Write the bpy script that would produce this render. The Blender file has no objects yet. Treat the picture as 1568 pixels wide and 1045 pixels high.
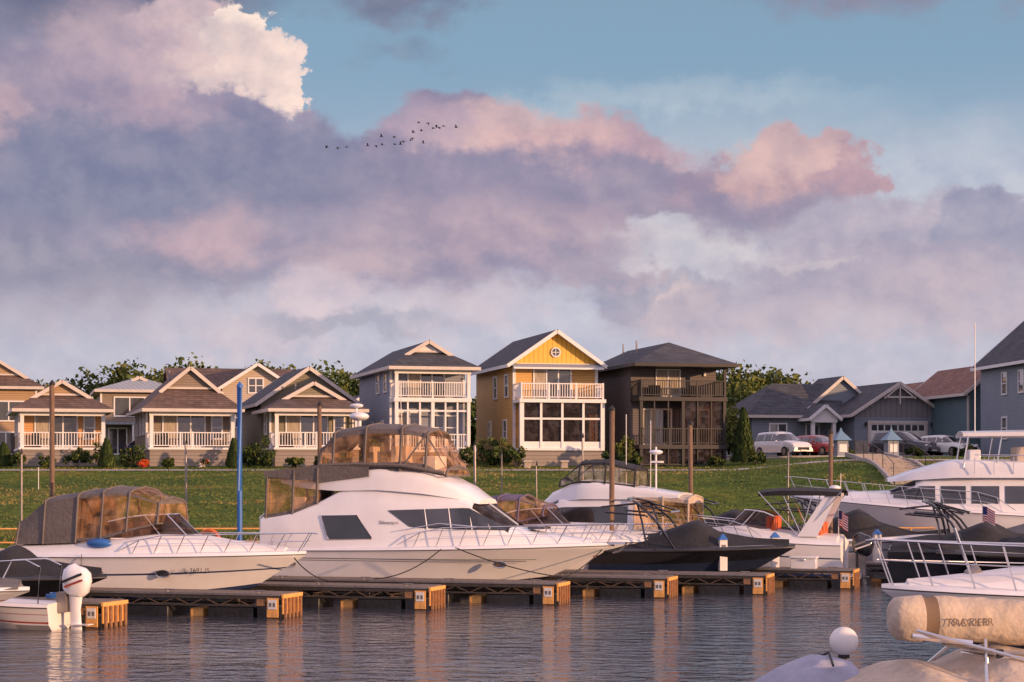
import bpy, math, random, bmesh
from math import radians, sin, cos, pi, sqrt
from mathutils import Vector, Matrix, noise
random.seed(7)
S=bpy.context.scene
S.view_settings.view_transform='Standard'; S.view_settings.look='None'; S.view_settings.exposure=0

# ------------------------------------------------------------------ materials
def lin(c):
    return tuple((x/255/12.92 if x/255<=.04045 else ((x/255+.055)/1.055)**2.4) for x in c)
def newmat(name):
    m=bpy.data.materials.new(name); m.use_nodes=True
    nt=m.node_tree; return m,nt,nt.nodes['Principled BSDF']
def mat(name,col,rough=.5,metal=0,var=.12,vs=1.5,bump=0,bs=20,coat=0,spec=.5,col2=None,stretch=(1,1,1)):
    m,nt,b=newmat(name); N=nt.nodes; L=nt.links
    tc=N.new('ShaderNodeTexCoord'); mp=N.new('ShaderNodeMapping'); mp.inputs['Scale'].default_value=stretch
    L.new(tc.outputs['Object'],mp.inputs['Vector'])
    n=N.new('ShaderNodeTexNoise'); n.inputs['Scale'].default_value=vs; n.inputs['Detail'].default_value=3; n.inputs['Roughness'].default_value=.65
    L.new(mp.outputs[0],n.inputs['Vector'])
    r=N.new('ShaderNodeValToRGB'); r.color_ramp.elements[0].position=.3; r.color_ramp.elements[1].position=.7
    c2=col2 if col2 else tuple(min(1,x*(1+var)) for x in col)
    r.color_ramp.elements[0].color=(*[x*(1-var) for x in col],1); r.color_ramp.elements[1].color=(*c2,1)
    L.new(n.outputs['Fac'],r.inputs['Fac']); L.new(r.outputs[0],b.inputs['Base Color'])
    b.inputs['Roughness'].default_value=rough; b.inputs['Metallic'].default_value=metal
    b.inputs['Specular IOR Level'].default_value=spec
    if coat: b.inputs['Coat Weight'].default_value=coat; b.inputs['Coat Roughness'].default_value=.08
    if bump:
        n2=N.new('ShaderNodeTexNoise'); n2.inputs['Scale'].default_value=bs; n2.inputs['Detail'].default_value=2
        L.new(mp.outputs[0],n2.inputs['Vector'])
        bp=N.new('ShaderNodeBump'); bp.inputs['Strength'].default_value=bump; bp.inputs['Distance'].default_value=.05
        L.new(n2.outputs['Fac'],bp.inputs['Height']); L.new(bp.outputs[0],b.inputs['Normal'])
    return m
def siding(name,col,pitch=.16,vertical=False):
    m,nt,b=newmat(name); N=nt.nodes; L=nt.links
    tc=N.new('ShaderNodeTexCoord'); sp=N.new('ShaderNodeSeparateXYZ'); L.new(tc.outputs['Object'],sp.inputs[0])
    src=sp.outputs['Z']
    if vertical:
        ad=N.new('ShaderNodeMath'); ad.operation='ADD'; L.new(sp.outputs['X'],ad.inputs[0]); L.new(sp.outputs['Y'],ad.inputs[1]); src=ad.outputs[0]
    dv=N.new('ShaderNodeMath'); dv.operation='DIVIDE'; dv.inputs[1].default_value=pitch; L.new(src,dv.inputs[0])
    fr=N.new('ShaderNodeMath'); fr.operation='FRACT'; L.new(dv.outputs[0],fr.inputs[0])
    n=N.new('ShaderNodeTexNoise'); n.inputs['Scale'].default_value=.8; n.inputs['Detail'].default_value=4; L.new(tc.outputs['Object'],n.inputs['Vector'])
    r=N.new('ShaderNodeValToRGB'); e=r.color_ramp.elements
    e[0].position=0; e[0].color=(*[x*.82 for x in col],1); e[1].position=1; e[1].color=(*[x*1.1 for x in col],1)
    L.new(n.outputs['Fac'],r.inputs['Fac'])
    r2=N.new('ShaderNodeValToRGB'); e=r2.color_ramp.elements
    e[0].position=0; e[0].color=(.4,.4,.42,1); e[1].position=.18; e[1].color=(1,1,1,1)
    L.new(fr.outputs[0],r2.inputs['Fac'])
    mx=N.new('ShaderNodeMix'); mx.data_type='RGBA'; mx.blend_type='MULTIPLY'; mx.inputs[0].default_value=1
    L.new(r.outputs[0],mx.inputs[6]); L.new(r2.outputs[0],mx.inputs[7]); L.new(mx.outputs[2],b.inputs['Base Color'])
    bp=N.new('ShaderNodeBump'); bp.inputs['Strength'].default_value=.6; bp.inputs['Distance'].default_value=.03; bp.invert=True
    L.new(fr.outputs[0],bp.inputs['Height']); L.new(bp.outputs[0],b.inputs['Normal']); b.inputs['Roughness'].default_value=.6
    return m
def shingle(name,c1,c2):
    m,nt,b=newmat(name); N=nt.nodes; L=nt.links
    tc=N.new('ShaderNodeTexCoord'); sp=N.new('ShaderNodeSeparateXYZ'); L.new(tc.outputs['Object'],sp.inputs[0])
    ad=N.new('ShaderNodeMath'); ad.operation='ADD'; L.new(sp.outputs['X'],ad.inputs[0]); L.new(sp.outputs['Y'],ad.inputs[1])
    cb=N.new('ShaderNodeCombineXYZ'); L.new(ad.outputs[0],cb.inputs[0]); L.new(sp.outputs['Z'],cb.inputs[1])
    br=N.new('ShaderNodeTexBrick'); br.inputs['Scale'].default_value=1; br.inputs['Brick Width'].default_value=.45; br.inputs['Row Height'].default_value=.13
    br.inputs['Mortar Size'].default_value=.012; br.inputs['Color1'].default_value=(*c1,1); br.inputs['Color2'].default_value=(*c2,1); br.inputs['Mortar'].default_value=(*[x*.4 for x in c1],1)
    L.new(cb.outputs[0],br.inputs['Vector'])
    n=N.new('ShaderNodeTexNoise'); n.inputs['Scale'].default_value=1.2; n.inputs['Detail'].default_value=5; L.new(tc.outputs['Object'],n.inputs['Vector'])
    mr=N.new('ShaderNodeMapRange'); mr.inputs[3].default_value=.5; mr.inputs[4].default_value=1.5; L.new(n.outputs['Fac'],mr.inputs[0])
    mx=N.new('ShaderNodeMix'); mx.data_type='RGBA'; mx.blend_type='MULTIPLY'; mx.inputs[0].default_value=1
    L.new(br.outputs[0],mx.inputs[6]); L.new(mr.outputs[0],mx.inputs[7]); L.new(mx.outputs[2],b.inputs['Base Color'])
    b.inputs['Roughness'].default_value=.85
    return m
def vinyl(name,tint,op,base=None):
    m,nt,b=newmat(name); N=nt.nodes; L=nt.links
    tr=N.new('ShaderNodeBsdfTransparent'); tr.inputs[0].default_value=(*tint,1)
    b.inputs['Base Color'].default_value=(*(base or [x*.8 for x in tint]),1); b.inputs['Roughness'].default_value=.1; b.inputs['Specular IOR Level'].default_value=.9
    n=N.new('ShaderNodeTexNoise'); n.inputs['Scale'].default_value=2.5; n.inputs['Detail'].default_value=2; tc=N.new('ShaderNodeTexCoord'); L.new(tc.outputs['Object'],n.inputs['Vector'])
    bp=N.new('ShaderNodeBump'); bp.inputs['Strength'].default_value=.5; bp.inputs['Distance'].default_value=.1; L.new(n.outputs['Fac'],bp.inputs['Height']); L.new(bp.outputs[0],b.inputs['Normal'])
    mr=N.new('ShaderNodeMapRange'); mr.inputs[1].default_value=.4; mr.inputs[2].default_value=.65; mr.inputs[3].default_value=max(0.04,op-.12); mr.inputs[4].default_value=op+.16; L.new(n.outputs['Fac'],mr.inputs[0])
    mx=N.new('ShaderNodeMixShader'); L.new(mr.outputs[0],mx.inputs[0]); L.new(tr.outputs[0],mx.inputs[1]); L.new(b.outputs[0],mx.inputs[2])
    L.new(mx.outputs[0],N['Material Output'].inputs['Surface'])
    return m
def glassm(name,col,rough=.04):
    m=mat(name,col,rough,0,.5,.9,spec=1.0,coat=.5); return m

GEL=mat('gelcoat_white',(.82,.81,.84),.22,0,.05,1.2,coat=.5)
GELC=mat('gelcoat_cream',(.76,.71,.68),.3,0,.06,1.2,coat=.4)
DECK=mat('nonskid_deck',(.74,.71,.71),.6,0,.06,3)
BLACKG=mat('gelcoat_black',(.012,.012,.016),.12,0,.2,1,coat=.8)
NAVY=mat('gelcoat_navy',(.02,.03,.06),.2,0,.2,1,coat=.5)
STRIPE_B=mat('stripe_blue',(.03,.05,.13),.3)
STRIPE_R=mat('stripe_red',(.35,.05,.03),.3)
RUB=mat('rub_rail',(.12,.115,.12),.4)
TAUPE=mat('canvas_taupe',(.14,.12,.115),.85,0,.15,3,.4,9)
GRAYC=mat('canvas_gray',(.15,.145,.15),.85,0,.15,3,.4,9)
BLACKC=mat('canvas_black',(.018,.018,.023),.8,0,.3,3,.5,6)
PURP=mat('canvas_plum',(.13,.1,.16),.85,0,.2,3,.5,6)
BEIGE=mat('canvas_beige',(.5,.41,.33),.85,0,.16,4,.7,7)
BEIGED=mat('canvas_brown_trim',(.18,.12,.08),.85)
LILAC=mat('canvas_bluegray',(.36,.37,.47),.85,0,.12,4,.6,5)
VINYL=vinyl('clear_vinyl',(.95,.88,.8),.13)
VINYLW=vinyl('warm_lit_vinyl',(.98,.86,.74),.18,(.92,.52,.26))  # clear vinyl with the warm glow of low sun put into its colour
TINT=glassm('tinted_glass',(.025,.025,.03))
SHIELD=vinyl('smoked_windshield',(.42,.34,.32),.3,(.08,.06,.055))
CHROME=mat('stainless_steel',(.75,.73,.73),.18,1,.05)
GALV=mat('galvanised_steel',(.3,.27,.26),.4,.6,.2,6)
RUST=mat('weathered_frame_steel',(.3,.16,.08),.55,.2,.3,8)
BRACE=mat('dock_brace_steel',(.15,.1,.07),.55,.2,.3,8)
DOCKST=mat('dock_channel_steel',(.08,.068,.06),.5,.4,.3,8)
FLOATB=mat('black_dock_float',(.02,.02,.022),.4,0,.3,3,.3,6)
FLOATO=mat('sunlit_dock_orange',(.78,.40,.12),.5,0,.2,4,.3,8)  # orange of sunlit floats and dock ends put into the base colour
PLANK=mat('dock_planks',(.17,.13,.11),.75,0,.3,3,.4,20,stretch=(6,1,1))
WOODP=mat('weathered_piling',(.2,.13,.09),.85,0,.3,4,.6,14,stretch=(4,4,.5))
BLUEP=mat('blue_painted_steel',(.03,.14,.45),.4,0,.15,4)
BLUER=mat('blue_metal_roof',(.14,.25,.38),.4,0,.15,4)
SIGNW=mat('sign_white',(.75,.72,.7),.5)
RUBBER=mat('rubber',(.02,.02,.02),.7)
ORANGE=mat('orange_plastic',(.75,.14,.03),.5)
REDP=mat('red_plastic',(.5,.04,.03),.4)
SEAT=mat('cream_upholstery',(.6,.5,.42),.6)
TRIM=mat('white_trim',(.76,.75,.77),.5,0,.05)
FASC=mat('cream_fascia',(.58,.53,.5),.55,0,.08)
DTRIM=mat('dark_bronze_trim',(.022,.019,.021),.45)
GLASS=glassm('window_glass',(.05,.05,.055))
CURT=mat('window_curtain',(.38,.33,.27),.8,0,.35,2.5,stretch=(6,6,.5))
CONC=mat('concrete',(.42,.38,.36),.85,0,.15,2,.3,12)
ASPH=mat('asphalt',(.055,.053,.055),.9,0,.2,3,.3,20)
STONE=mat('stone_pier',(.38,.32,.27),.85,0,.3,5,.6,6)
LATT=siding('porch_skirt_boards',(.26,.22,.2),.22)
SH_BR=shingle('brown_shingles',(.11,.072,.06),(.17,.115,.095))
SH_DK=shingle('charcoal_shingles',(.045,.05,.065),(.08,.085,.1))
SH_RD=shingle('russet_shingles',(.2,.1,.08),(.28,.15,.11))
METR=siding('metal_seam_roof',(.3,.35,.42),.4,True)
SD_OR=siding('siding_apricot',(.66,.35,.14))
SD_TP=siding('siding_taupe',(.26,.205,.165))
SD_BN=siding('siding_tan',(.42,.28,.16))
SD_OL=siding('siding_olive',(.23,.21,.15))
SD_BL=siding('siding_bluegray',(.25,.28,.36))
SD_YE=siding('siding_mustard',(.64,.37,.11))
SD_YE2=siding('siding_bright_yellow',(.82,.46,.07),.3,True)
SD_DK=siding('siding_darkbrown',(.115,.095,.1))
SD_GR=siding('siding_slate',(.2,.24,.3))
SD_GRV=siding('batten_slate',(.22,.21,.23),.4,True)
SD_TE=siding('siding_teal',(.09,.16,.19))
SD_CR=siding('siding_cream',(.52,.43,.35))
def grassmat():
    m,nt,b=newmat('lawn'); N=nt.nodes; L=nt.links
    tc=N.new('ShaderNodeTexCoord')
    def n(s,d,st=(1,1,1)):
        mp=N.new('ShaderNodeMapping'); mp.inputs['Scale'].default_value=st; L.new(tc.outputs['Object'],mp.inputs[0])
        q=N.new('ShaderNodeTexNoise'); q.inputs['Scale'].default_value=s; q.inputs['Detail'].default_value=d; q.inputs['Roughness'].default_value=.7; L.new(mp.outputs[0],q.inputs['Vector']); return q.outputs['Fac']
    a=n(.11,4,(1,2.2,1)); c=n(1.6,4,(1,1.6,1))
    r=N.new('ShaderNodeValToRGB'); e=r.color_ramp.elements; e[0].position=.36; e[0].color=(.055,.10,.018,1); e[1].position=.68; e[1].color=(.2,.16,.04,1)  # lit orange and shaded green patches of the slope painted into the colour
    q=e.new(.54); q.color=(.10,.145,.025,1); L.new(a,r.inputs['Fac'])
    r2=N.new('ShaderNodeValToRGB'); e=r2.color_ramp.elements; e[0].position=.35; e[0].color=(.5,.52,.5,1); e[1].position=.65; e[1].color=(1.3,1.25,1.15,1); L.new(c,r2.inputs['Fac'])
    mx=N.new('ShaderNodeMix'); mx.data_type='RGBA'; mx.blend_type='MULTIPLY'; mx.inputs[0].default_value=1
    L.new(r.outputs[0],mx.inputs[6]); L.new(r2.outputs[0],mx.inputs[7]); L.new(mx.outputs[2],b.inputs['Base Color'])
    b.inputs['Roughness'].default_value=.95; b.inputs['Specular IOR Level'].default_value=.1
    bp=N.new('ShaderNodeBump'); bp.inputs['Strength'].default_value=.8; bp.inputs['Distance'].default_value=.12; L.new(c,bp.inputs['Height']); L.new(bp.outputs[0],b.inputs['Normal'])
    return m
GRASS=grassmat()
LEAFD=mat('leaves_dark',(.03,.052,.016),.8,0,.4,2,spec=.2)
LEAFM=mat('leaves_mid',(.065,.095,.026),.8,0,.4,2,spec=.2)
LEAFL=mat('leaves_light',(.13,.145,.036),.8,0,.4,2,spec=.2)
BARK=mat('bark',(.09,.065,.05),.9,0,.3,5,.6,10)
BIRDM=mat('bird_feathers',(.03,.028,.03),.8)

# ------------------------------------------------------------------ mesh builder
class MB:
    def __init__(s): s.v=[];s.f=[];s.m=[];s.mats=[]
    def mi(s,m):
        if m not in s.mats: s.mats.append(m)
        return s.mats.index(m)
    def face(s,pts,m):
        b=len(s.v); s.v+= [tuple(p) for p in pts]; s.f.append(tuple(range(b,b+len(pts)))); s.m.append(s.mi(m))
    def box(s,a,b,m):
        x0,y0,z0=a; x1,y1,z1=b; i=len(s.v)
        s.v+=[(x0,y0,z0),(x1,y0,z0),(x1,y1,z0),(x0,y1,z0),(x0,y0,z1),(x1,y0,z1),(x1,y1,z1),(x0,y1,z1)]
        for f in ((0,3,2,1),(4,5,6,7),(0,1,5,4),(1,2,6,5),(2,3,7,6),(3,0,4,7)):
            s.f.append(tuple(i+k for k in f)); s.m.append(s.mi(m))
    def loft(s,rows,m,closed=False,cap=(False,False)):
        i0=len(s.v); n=len(rows[0])
        for r in rows: s.v+=[tuple(p) for p in r]
        for i in range(len(rows)-1):
            for j in range(n if closed else n-1):
                k=(j+1)%n
                mm=m(i,j) if callable(m) else m
                s.f.append((i0+i*n+j,i0+i*n+k,i0+(i+1)*n+k,i0+(i+1)*n+j)); s.m.append(s.mi(mm))
        m0=m(0,0) if callable(m) else m
        if cap[0]: s.f.append(tuple(i0+j for j in range(n))); s.m.append(s.mi(m0))
        if cap[1]: s.f.append(tuple(i0+(len(rows)-1)*n+j for j in range(n))); s.m.append(s.mi(m0))
    def tube(s,pts,r,m,n=6,r2=None):
        P=[Vector(p) for p in pts]; rows=[]
        for i,p in enumerate(P):
            d=(P[min(i+1,len(P)-1)]-P[max(i-1,0)]).normalized()
            a=d.cross(Vector((0,0,1)))
            if a.length<1e-3: a=Vector((1,0,0))
            a.normalize(); b=d.cross(a)
            rr=r if r2 is None else r+(r2-r)*i/(len(P)-1)
            rows.append([p+a*rr*cos(2*pi*k/n)+b*rr*sin(2*pi*k/n) for k in range(n)])
        s.loft(rows,m,True,(True,True))
    def beam(s,p,q,w,h,m):
        p=Vector(p);q=Vector(q);d=(q-p).normalized(); a=d.cross(Vector((0,0,1)))
        if a.length<1e-3: a=Vector((1,0,0))
        a.normalize(); b=a.cross(d)
        rows=[[o+a*w/2*i+b*h/2*j for i,j in ((-1,-1),(1,-1),(1,1),(-1,1))] for o in (p,q)]
        s.loft(rows,m,True,(True,True))
    def ball(s,c,r,m,nu=12,nv=8,sc=(1,1,1)):
        rows=[]
        for i in range(nv+1):
            t=pi*i/nv
            rows.append([(c[0]+r*sc[0]*sin(t)*cos(2*pi*j/nu),c[1]+r*sc[1]*sin(t)*sin(2*pi*j/nu),c[2]+r*sc[2]*cos(t)) for j in range(nu)])
        s.loft(rows,m,True)
    def disc(s,c,ax,r,th,m,n=20,sx=1,sz=1):
        rows=[]
        for o in (-th/2,th/2):
            rows.append([((c[0]+r*sx*cos(2*pi*k/n)),c[1]+o,c[2]+r*sz*sin(2*pi*k/n)) if ax=='y' else (c[0]+o,c[1]+r*sx*cos(2*pi*k/n),c[2]+r*sz*sin(2*pi*k/n)) for k in range(n)])
        s.loft(rows,m,True,(True,True))
    def done(s,name,parent=None,recalc=True,smooth=True,bevel=0):
        me=bpy.data.meshes.new(name); me.from_pydata(s.v,[],s.f)
        for m in s.mats: me.materials.append(m)
        me.polygons.foreach_set('material_index',s.m)
        if recalc:
            bm=bmesh.new(); bm.from_mesh(me); bmesh.ops.remove_doubles(bm,verts=bm.verts,dist=1e-5)
            bmesh.ops.recalc_face_normals(bm,faces=bm.faces); bm.to_mesh(me); bm.free()
        if smooth:
            me.polygons.foreach_set('use_smooth',[True]*len(me.polygons)); me.set_sharp_from_angle(angle=radians(38))
        me.update()
        o=bpy.data.objects.new(name,me); S.collection.objects.link(o)
        if parent: o.parent=parent
        if bevel:
            bv=o.modifiers.new('bevel','BEVEL'); bv.width=bevel; bv.segments=2; bv.limit_method='ANGLE'
        return o
def place(name,x,y,z=0,rot=0):
    e=bpy.data.objects.new(name,None); e.location=(x,y,z); e.rotation_euler=(0,0,radians(rot)); e.empty_display_size=.5
    S.collection.objects.link(e); return e
def text(name,parent,body,size,loc,rot,m):
    c=bpy.data.curves.new(name,'FONT'); c.body=body; c.size=size; c.extrude=.002; c.space_character=1.1; c.materials.append(m)
    o=bpy.data.objects.new(name,c); o.location=loc; o.rotation_euler=rot; o.parent=parent; S.collection.objects.link(o); return o

def interp(pl,x):
    if x<=pl[0][0]: return pl[0][1]
    for a,b in zip(pl,pl[1:]):
        if x<=b[0]: return a[1]+(b[1]-a[1])*(x-a[0])/max(1e-6,b[0]-a[0])
    return pl[-1][1]
def dense(st,k=4):
    out=[]
    n=len(st)
    for i in range(n-1):
        p0=st[max(i-1,0)];p1=st[i];p2=st[i+1];p3=st[min(i+2,n-1)]
        for q in range(k):
            t=q/k; r=[]
            for a,b,c,d in zip(p0,p1,p2,p3):
                v=.5*(2*b+(c-a)*t+(2*a-5*b+4*c-d)*t*t+(3*b-a-3*c+d)*t**3)
                l=b+(c-b)*t
                r.append(.5*v+.5*l)
            r[0]=p1[0]+(p2[0]-p1[0])*t
            out.append(tuple(r))
    out.append(tuple(st[-1])); return out
def cab(m,st,side,top,glass=None,gr=(99,99),crown=.05,k=4):
    D=dense(st,k); rows=[]
    for x,zb,zt,wb,wt in D:
        r=min(.14,(zt-zb)*.4,wt*.4)
        wr=wb+(wt-wb)*(1-r/max(.01,zt-zb)); wm=wb+(wt-wb)*.5
        h=[(wb,zb),(wm,(zb+zt)/2),(wr,zt-r),(wt-.25*r,zt-.28*r),(wt-r,zt),(0,zt+crown)]
        rows.append([(x,-y,z) for y,z in h]+[(x,y,z) for y,z in h[:-1][::-1]])
    def mf(i,j):
        xm=(D[i][0]+D[min(i+1,len(D)-1)][0])/2
        if 2<=j<=7:
            return glass if (glass and gr[0]<xm<gr[1]) else top
        return side
    m.loft(rows,mf,False,(True,True)); return D
def yat(D,x,z):
    x=max(D[0][0],min(D[-1][0],x))
    for a,b in zip(D,D[1:]):
        if x<=b[0]+1e-6:
            t=(x-a[0])/max(1e-6,b[0]-a[0]); zb,zt,wb,wt=[a[q]+(b[q]-a[q])*t for q in (1,2,3,4)]
            return wb+(wt-wb)*max(0,min(1,(z-zb)/max(.01,zt-zb)))
    return D[-1][3]
def strip(m,D,top,bot,mt,off=.012,n=16,sides=(-1,1)):
    x0=top[0][0];x1=top[-1][0]
    for s in sides:
        rows=[]
        for i in range(n+1):
            x=x0+(x1-x0)*i/n; zt=interp(top,x); zb=min(interp(bot,x),zt-.002); row=[]
            for q in range(4):
                z=zb+(zt-zb)*q/3
                row.append((x,s*(yat(D,x,z)+off),z))
            rows.append(row)
        m.loft(rows,mt)
def enclosure(mc,st,canvas,clear,frame,lo=.1,hi=.84,roofclear=False,ends=(True,True),tubes=True,crown=.09,tr=.035):
    D=dense(st,3); rows=[]
    for x,zb,zt,wb,wt in D:
        h=zt-zb
        def P(f): return (wb+(wt-wb)*f,zb+h*f)
        hh=[P(0),P(lo),P(.5),P(hi),(wt+(wb-wt)*.04,zt-h*.06),(wt*.8,zt),(wt*.4,zt+crown*.8),(0,zt+crown)]
        rows.append([(x,-y,z) for y,z in hh]+[(x,y,z) for y,z in hh[:-1][::-1]])
    nseg=14
    def mf(i,j):
        jj=min(j,nseg-1-j)
        if jj in (1,2): return clear
        if jj>=4 and roofclear and i>=len(D)-1-3: return clear
        return canvas
    mc.loft(rows,mf)
    for e,on in enumerate(ends):
        if not on: continue
        r=rows[0] if e==0 else rows[-1]
        for a in range(7):
            b=14-a
            if a+1>b-1: break
            q=[r[a],r[a+1],r[b-1],r[b]] if a+1!=b-1 else [r[a],r[a+1],r[b]]
            mc.face(q,clear if a in (1,2) else canvas)
    if tubes:
        for x,zb,zt,wb,wt in st:
            mc.tube([(x,-wb-.01,zb),(x,-(wb+wt)/2-.012,(zb+zt)/2),(x,-wt-.012,zt-.05),(x,-wt*.8,zt+.012),(x,0,zt+crown+.01),(x,wt*.8,zt+.012),(x,wt+.012,zt-.05),(x,wb+.01,zb)],tr,frame,5)

def hull(m,L,B,zs,zb,mt,stripe,deck,n=26,rake=.17,zc=.12,draft=.35,bottom=None,lower=None,crown=.12,fine=2.3,sfr=(.10,.2)):
    lev=[0,sfr[0],sfr[1],.5,.62,.66,.93,1.0]; rows=[]; info=[]
    for i in range(n+1):
        t=i/n; sz=zs+(zb-zs)*t**1.6
        b=B/2*(1-max(0,(t-.38)/.62)**fine)*(.94+.06*min(1,t/.3))
        bc=B/2*.84*(1-max(0,(t-.25)/.75)**1.9); zct=zc+.4*t**3
        row=[(t*L*(1-rake*1.25),0,-draft+(draft+zct*.8)*t**5)]
        for f in lev:
            y=bc+(b-bc)*f**(1+.9*t); row.append((t*L*(1-rake*(1-f)),y,zct+(sz-zct)*f))
        row.append((t*L,b*1.0+.035*(1-t**6),sz+.03)); row.append((t*L,max(0,b-.03),sz+.10)); row.append((t*L,max(0,b-.12),sz+.11)); row.append((t*L,0,sz+.11+crown*b/(B/2)))
        half=row
        rows.append([(x,-y,z) for x,y,z in half[1:][::-1]]+[half[0]]+[(x,y,z) for x,y,z in half[1:]])
        info.append((t*L,b,sz+.1))
    K=len(half)-1
    def mf(i,j):
        q=j-K if j>=K else K-1-j
        if q==0: return bottom or STRIPE_B
        if q==2: return stripe
        if q==1: return bottom or mt
        if q==5: return stripe
        if q==8: return RUB
        if q in (9,10): return mt
        if q>=11: return deck
        return (lower or mt) if q<5 else mt
    m.loft(rows,mf,False,(True,False))
    return info
def bowrail(m,info,t0,h,inset=.12,n=9,r=.016,mid=True,posts=True):
    L=info[-1][0]; top={-1:[],1:[]}
    for s in (-1,1):
        md=[]
        for i in range(n+1):
            x=t0*L+(L-t0*L)*i/n
            b=interp([(a[0],a[1]) for a in info],x)-inset; z=interp([(a[0],a[2]) for a in info],x)
            b=max(b,.1); hh=h*min(1,.15+i/1.6)
            p=(x+.12*(i/n),s*b,z+hh); top[s].append(p); md.append((x+.06*i/n,s*b,z+hh*.55))
            if posts and i: m.tube([(x-.2,s*b,z-.02),p],r*.8,CHROME,5)
        m.tube(top[s],r,CHROME,6)
        if mid: m.tube(md[1:],r*.55,CHROME,5)
    m.tube([top[-1][-1],(L+.3,0,top[1][-1][2]-.02),top[1][-1]],r,CHROME,6)

def porthole(m,x,z,rx=.19,rz=.085,side=-1,y=1):
    m.disc((x,side*y,z),'y',1,.03,TINT,18,rx,rz)
    pts=[(x+rx*1.05*cos(a),side*(y+.02),z+rz*1.1*sin(a)) for a in [2*pi*k/18 for k in range(19)]]
    m.tube(pts,.014,CHROME,5)
def fender(m,x,y,z,h=.5,r=.1,mt=None):
    mt=mt or SIGNW
    m.loft([[(x+rr*cos(t),y+rr*sin(t),z+zz*h) for t in [2*pi*k/10 for k in range(10)]] for zz,rr in ((0,.02),(.08,r*.8),(.2,r),(.8,r),(.92,r*.8),(1,.02))],mt,True,(True,True))
    m.tube([(x,y,z+h),(x,y*.97,z+h+.5)],.01,RUBBER,4)

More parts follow.
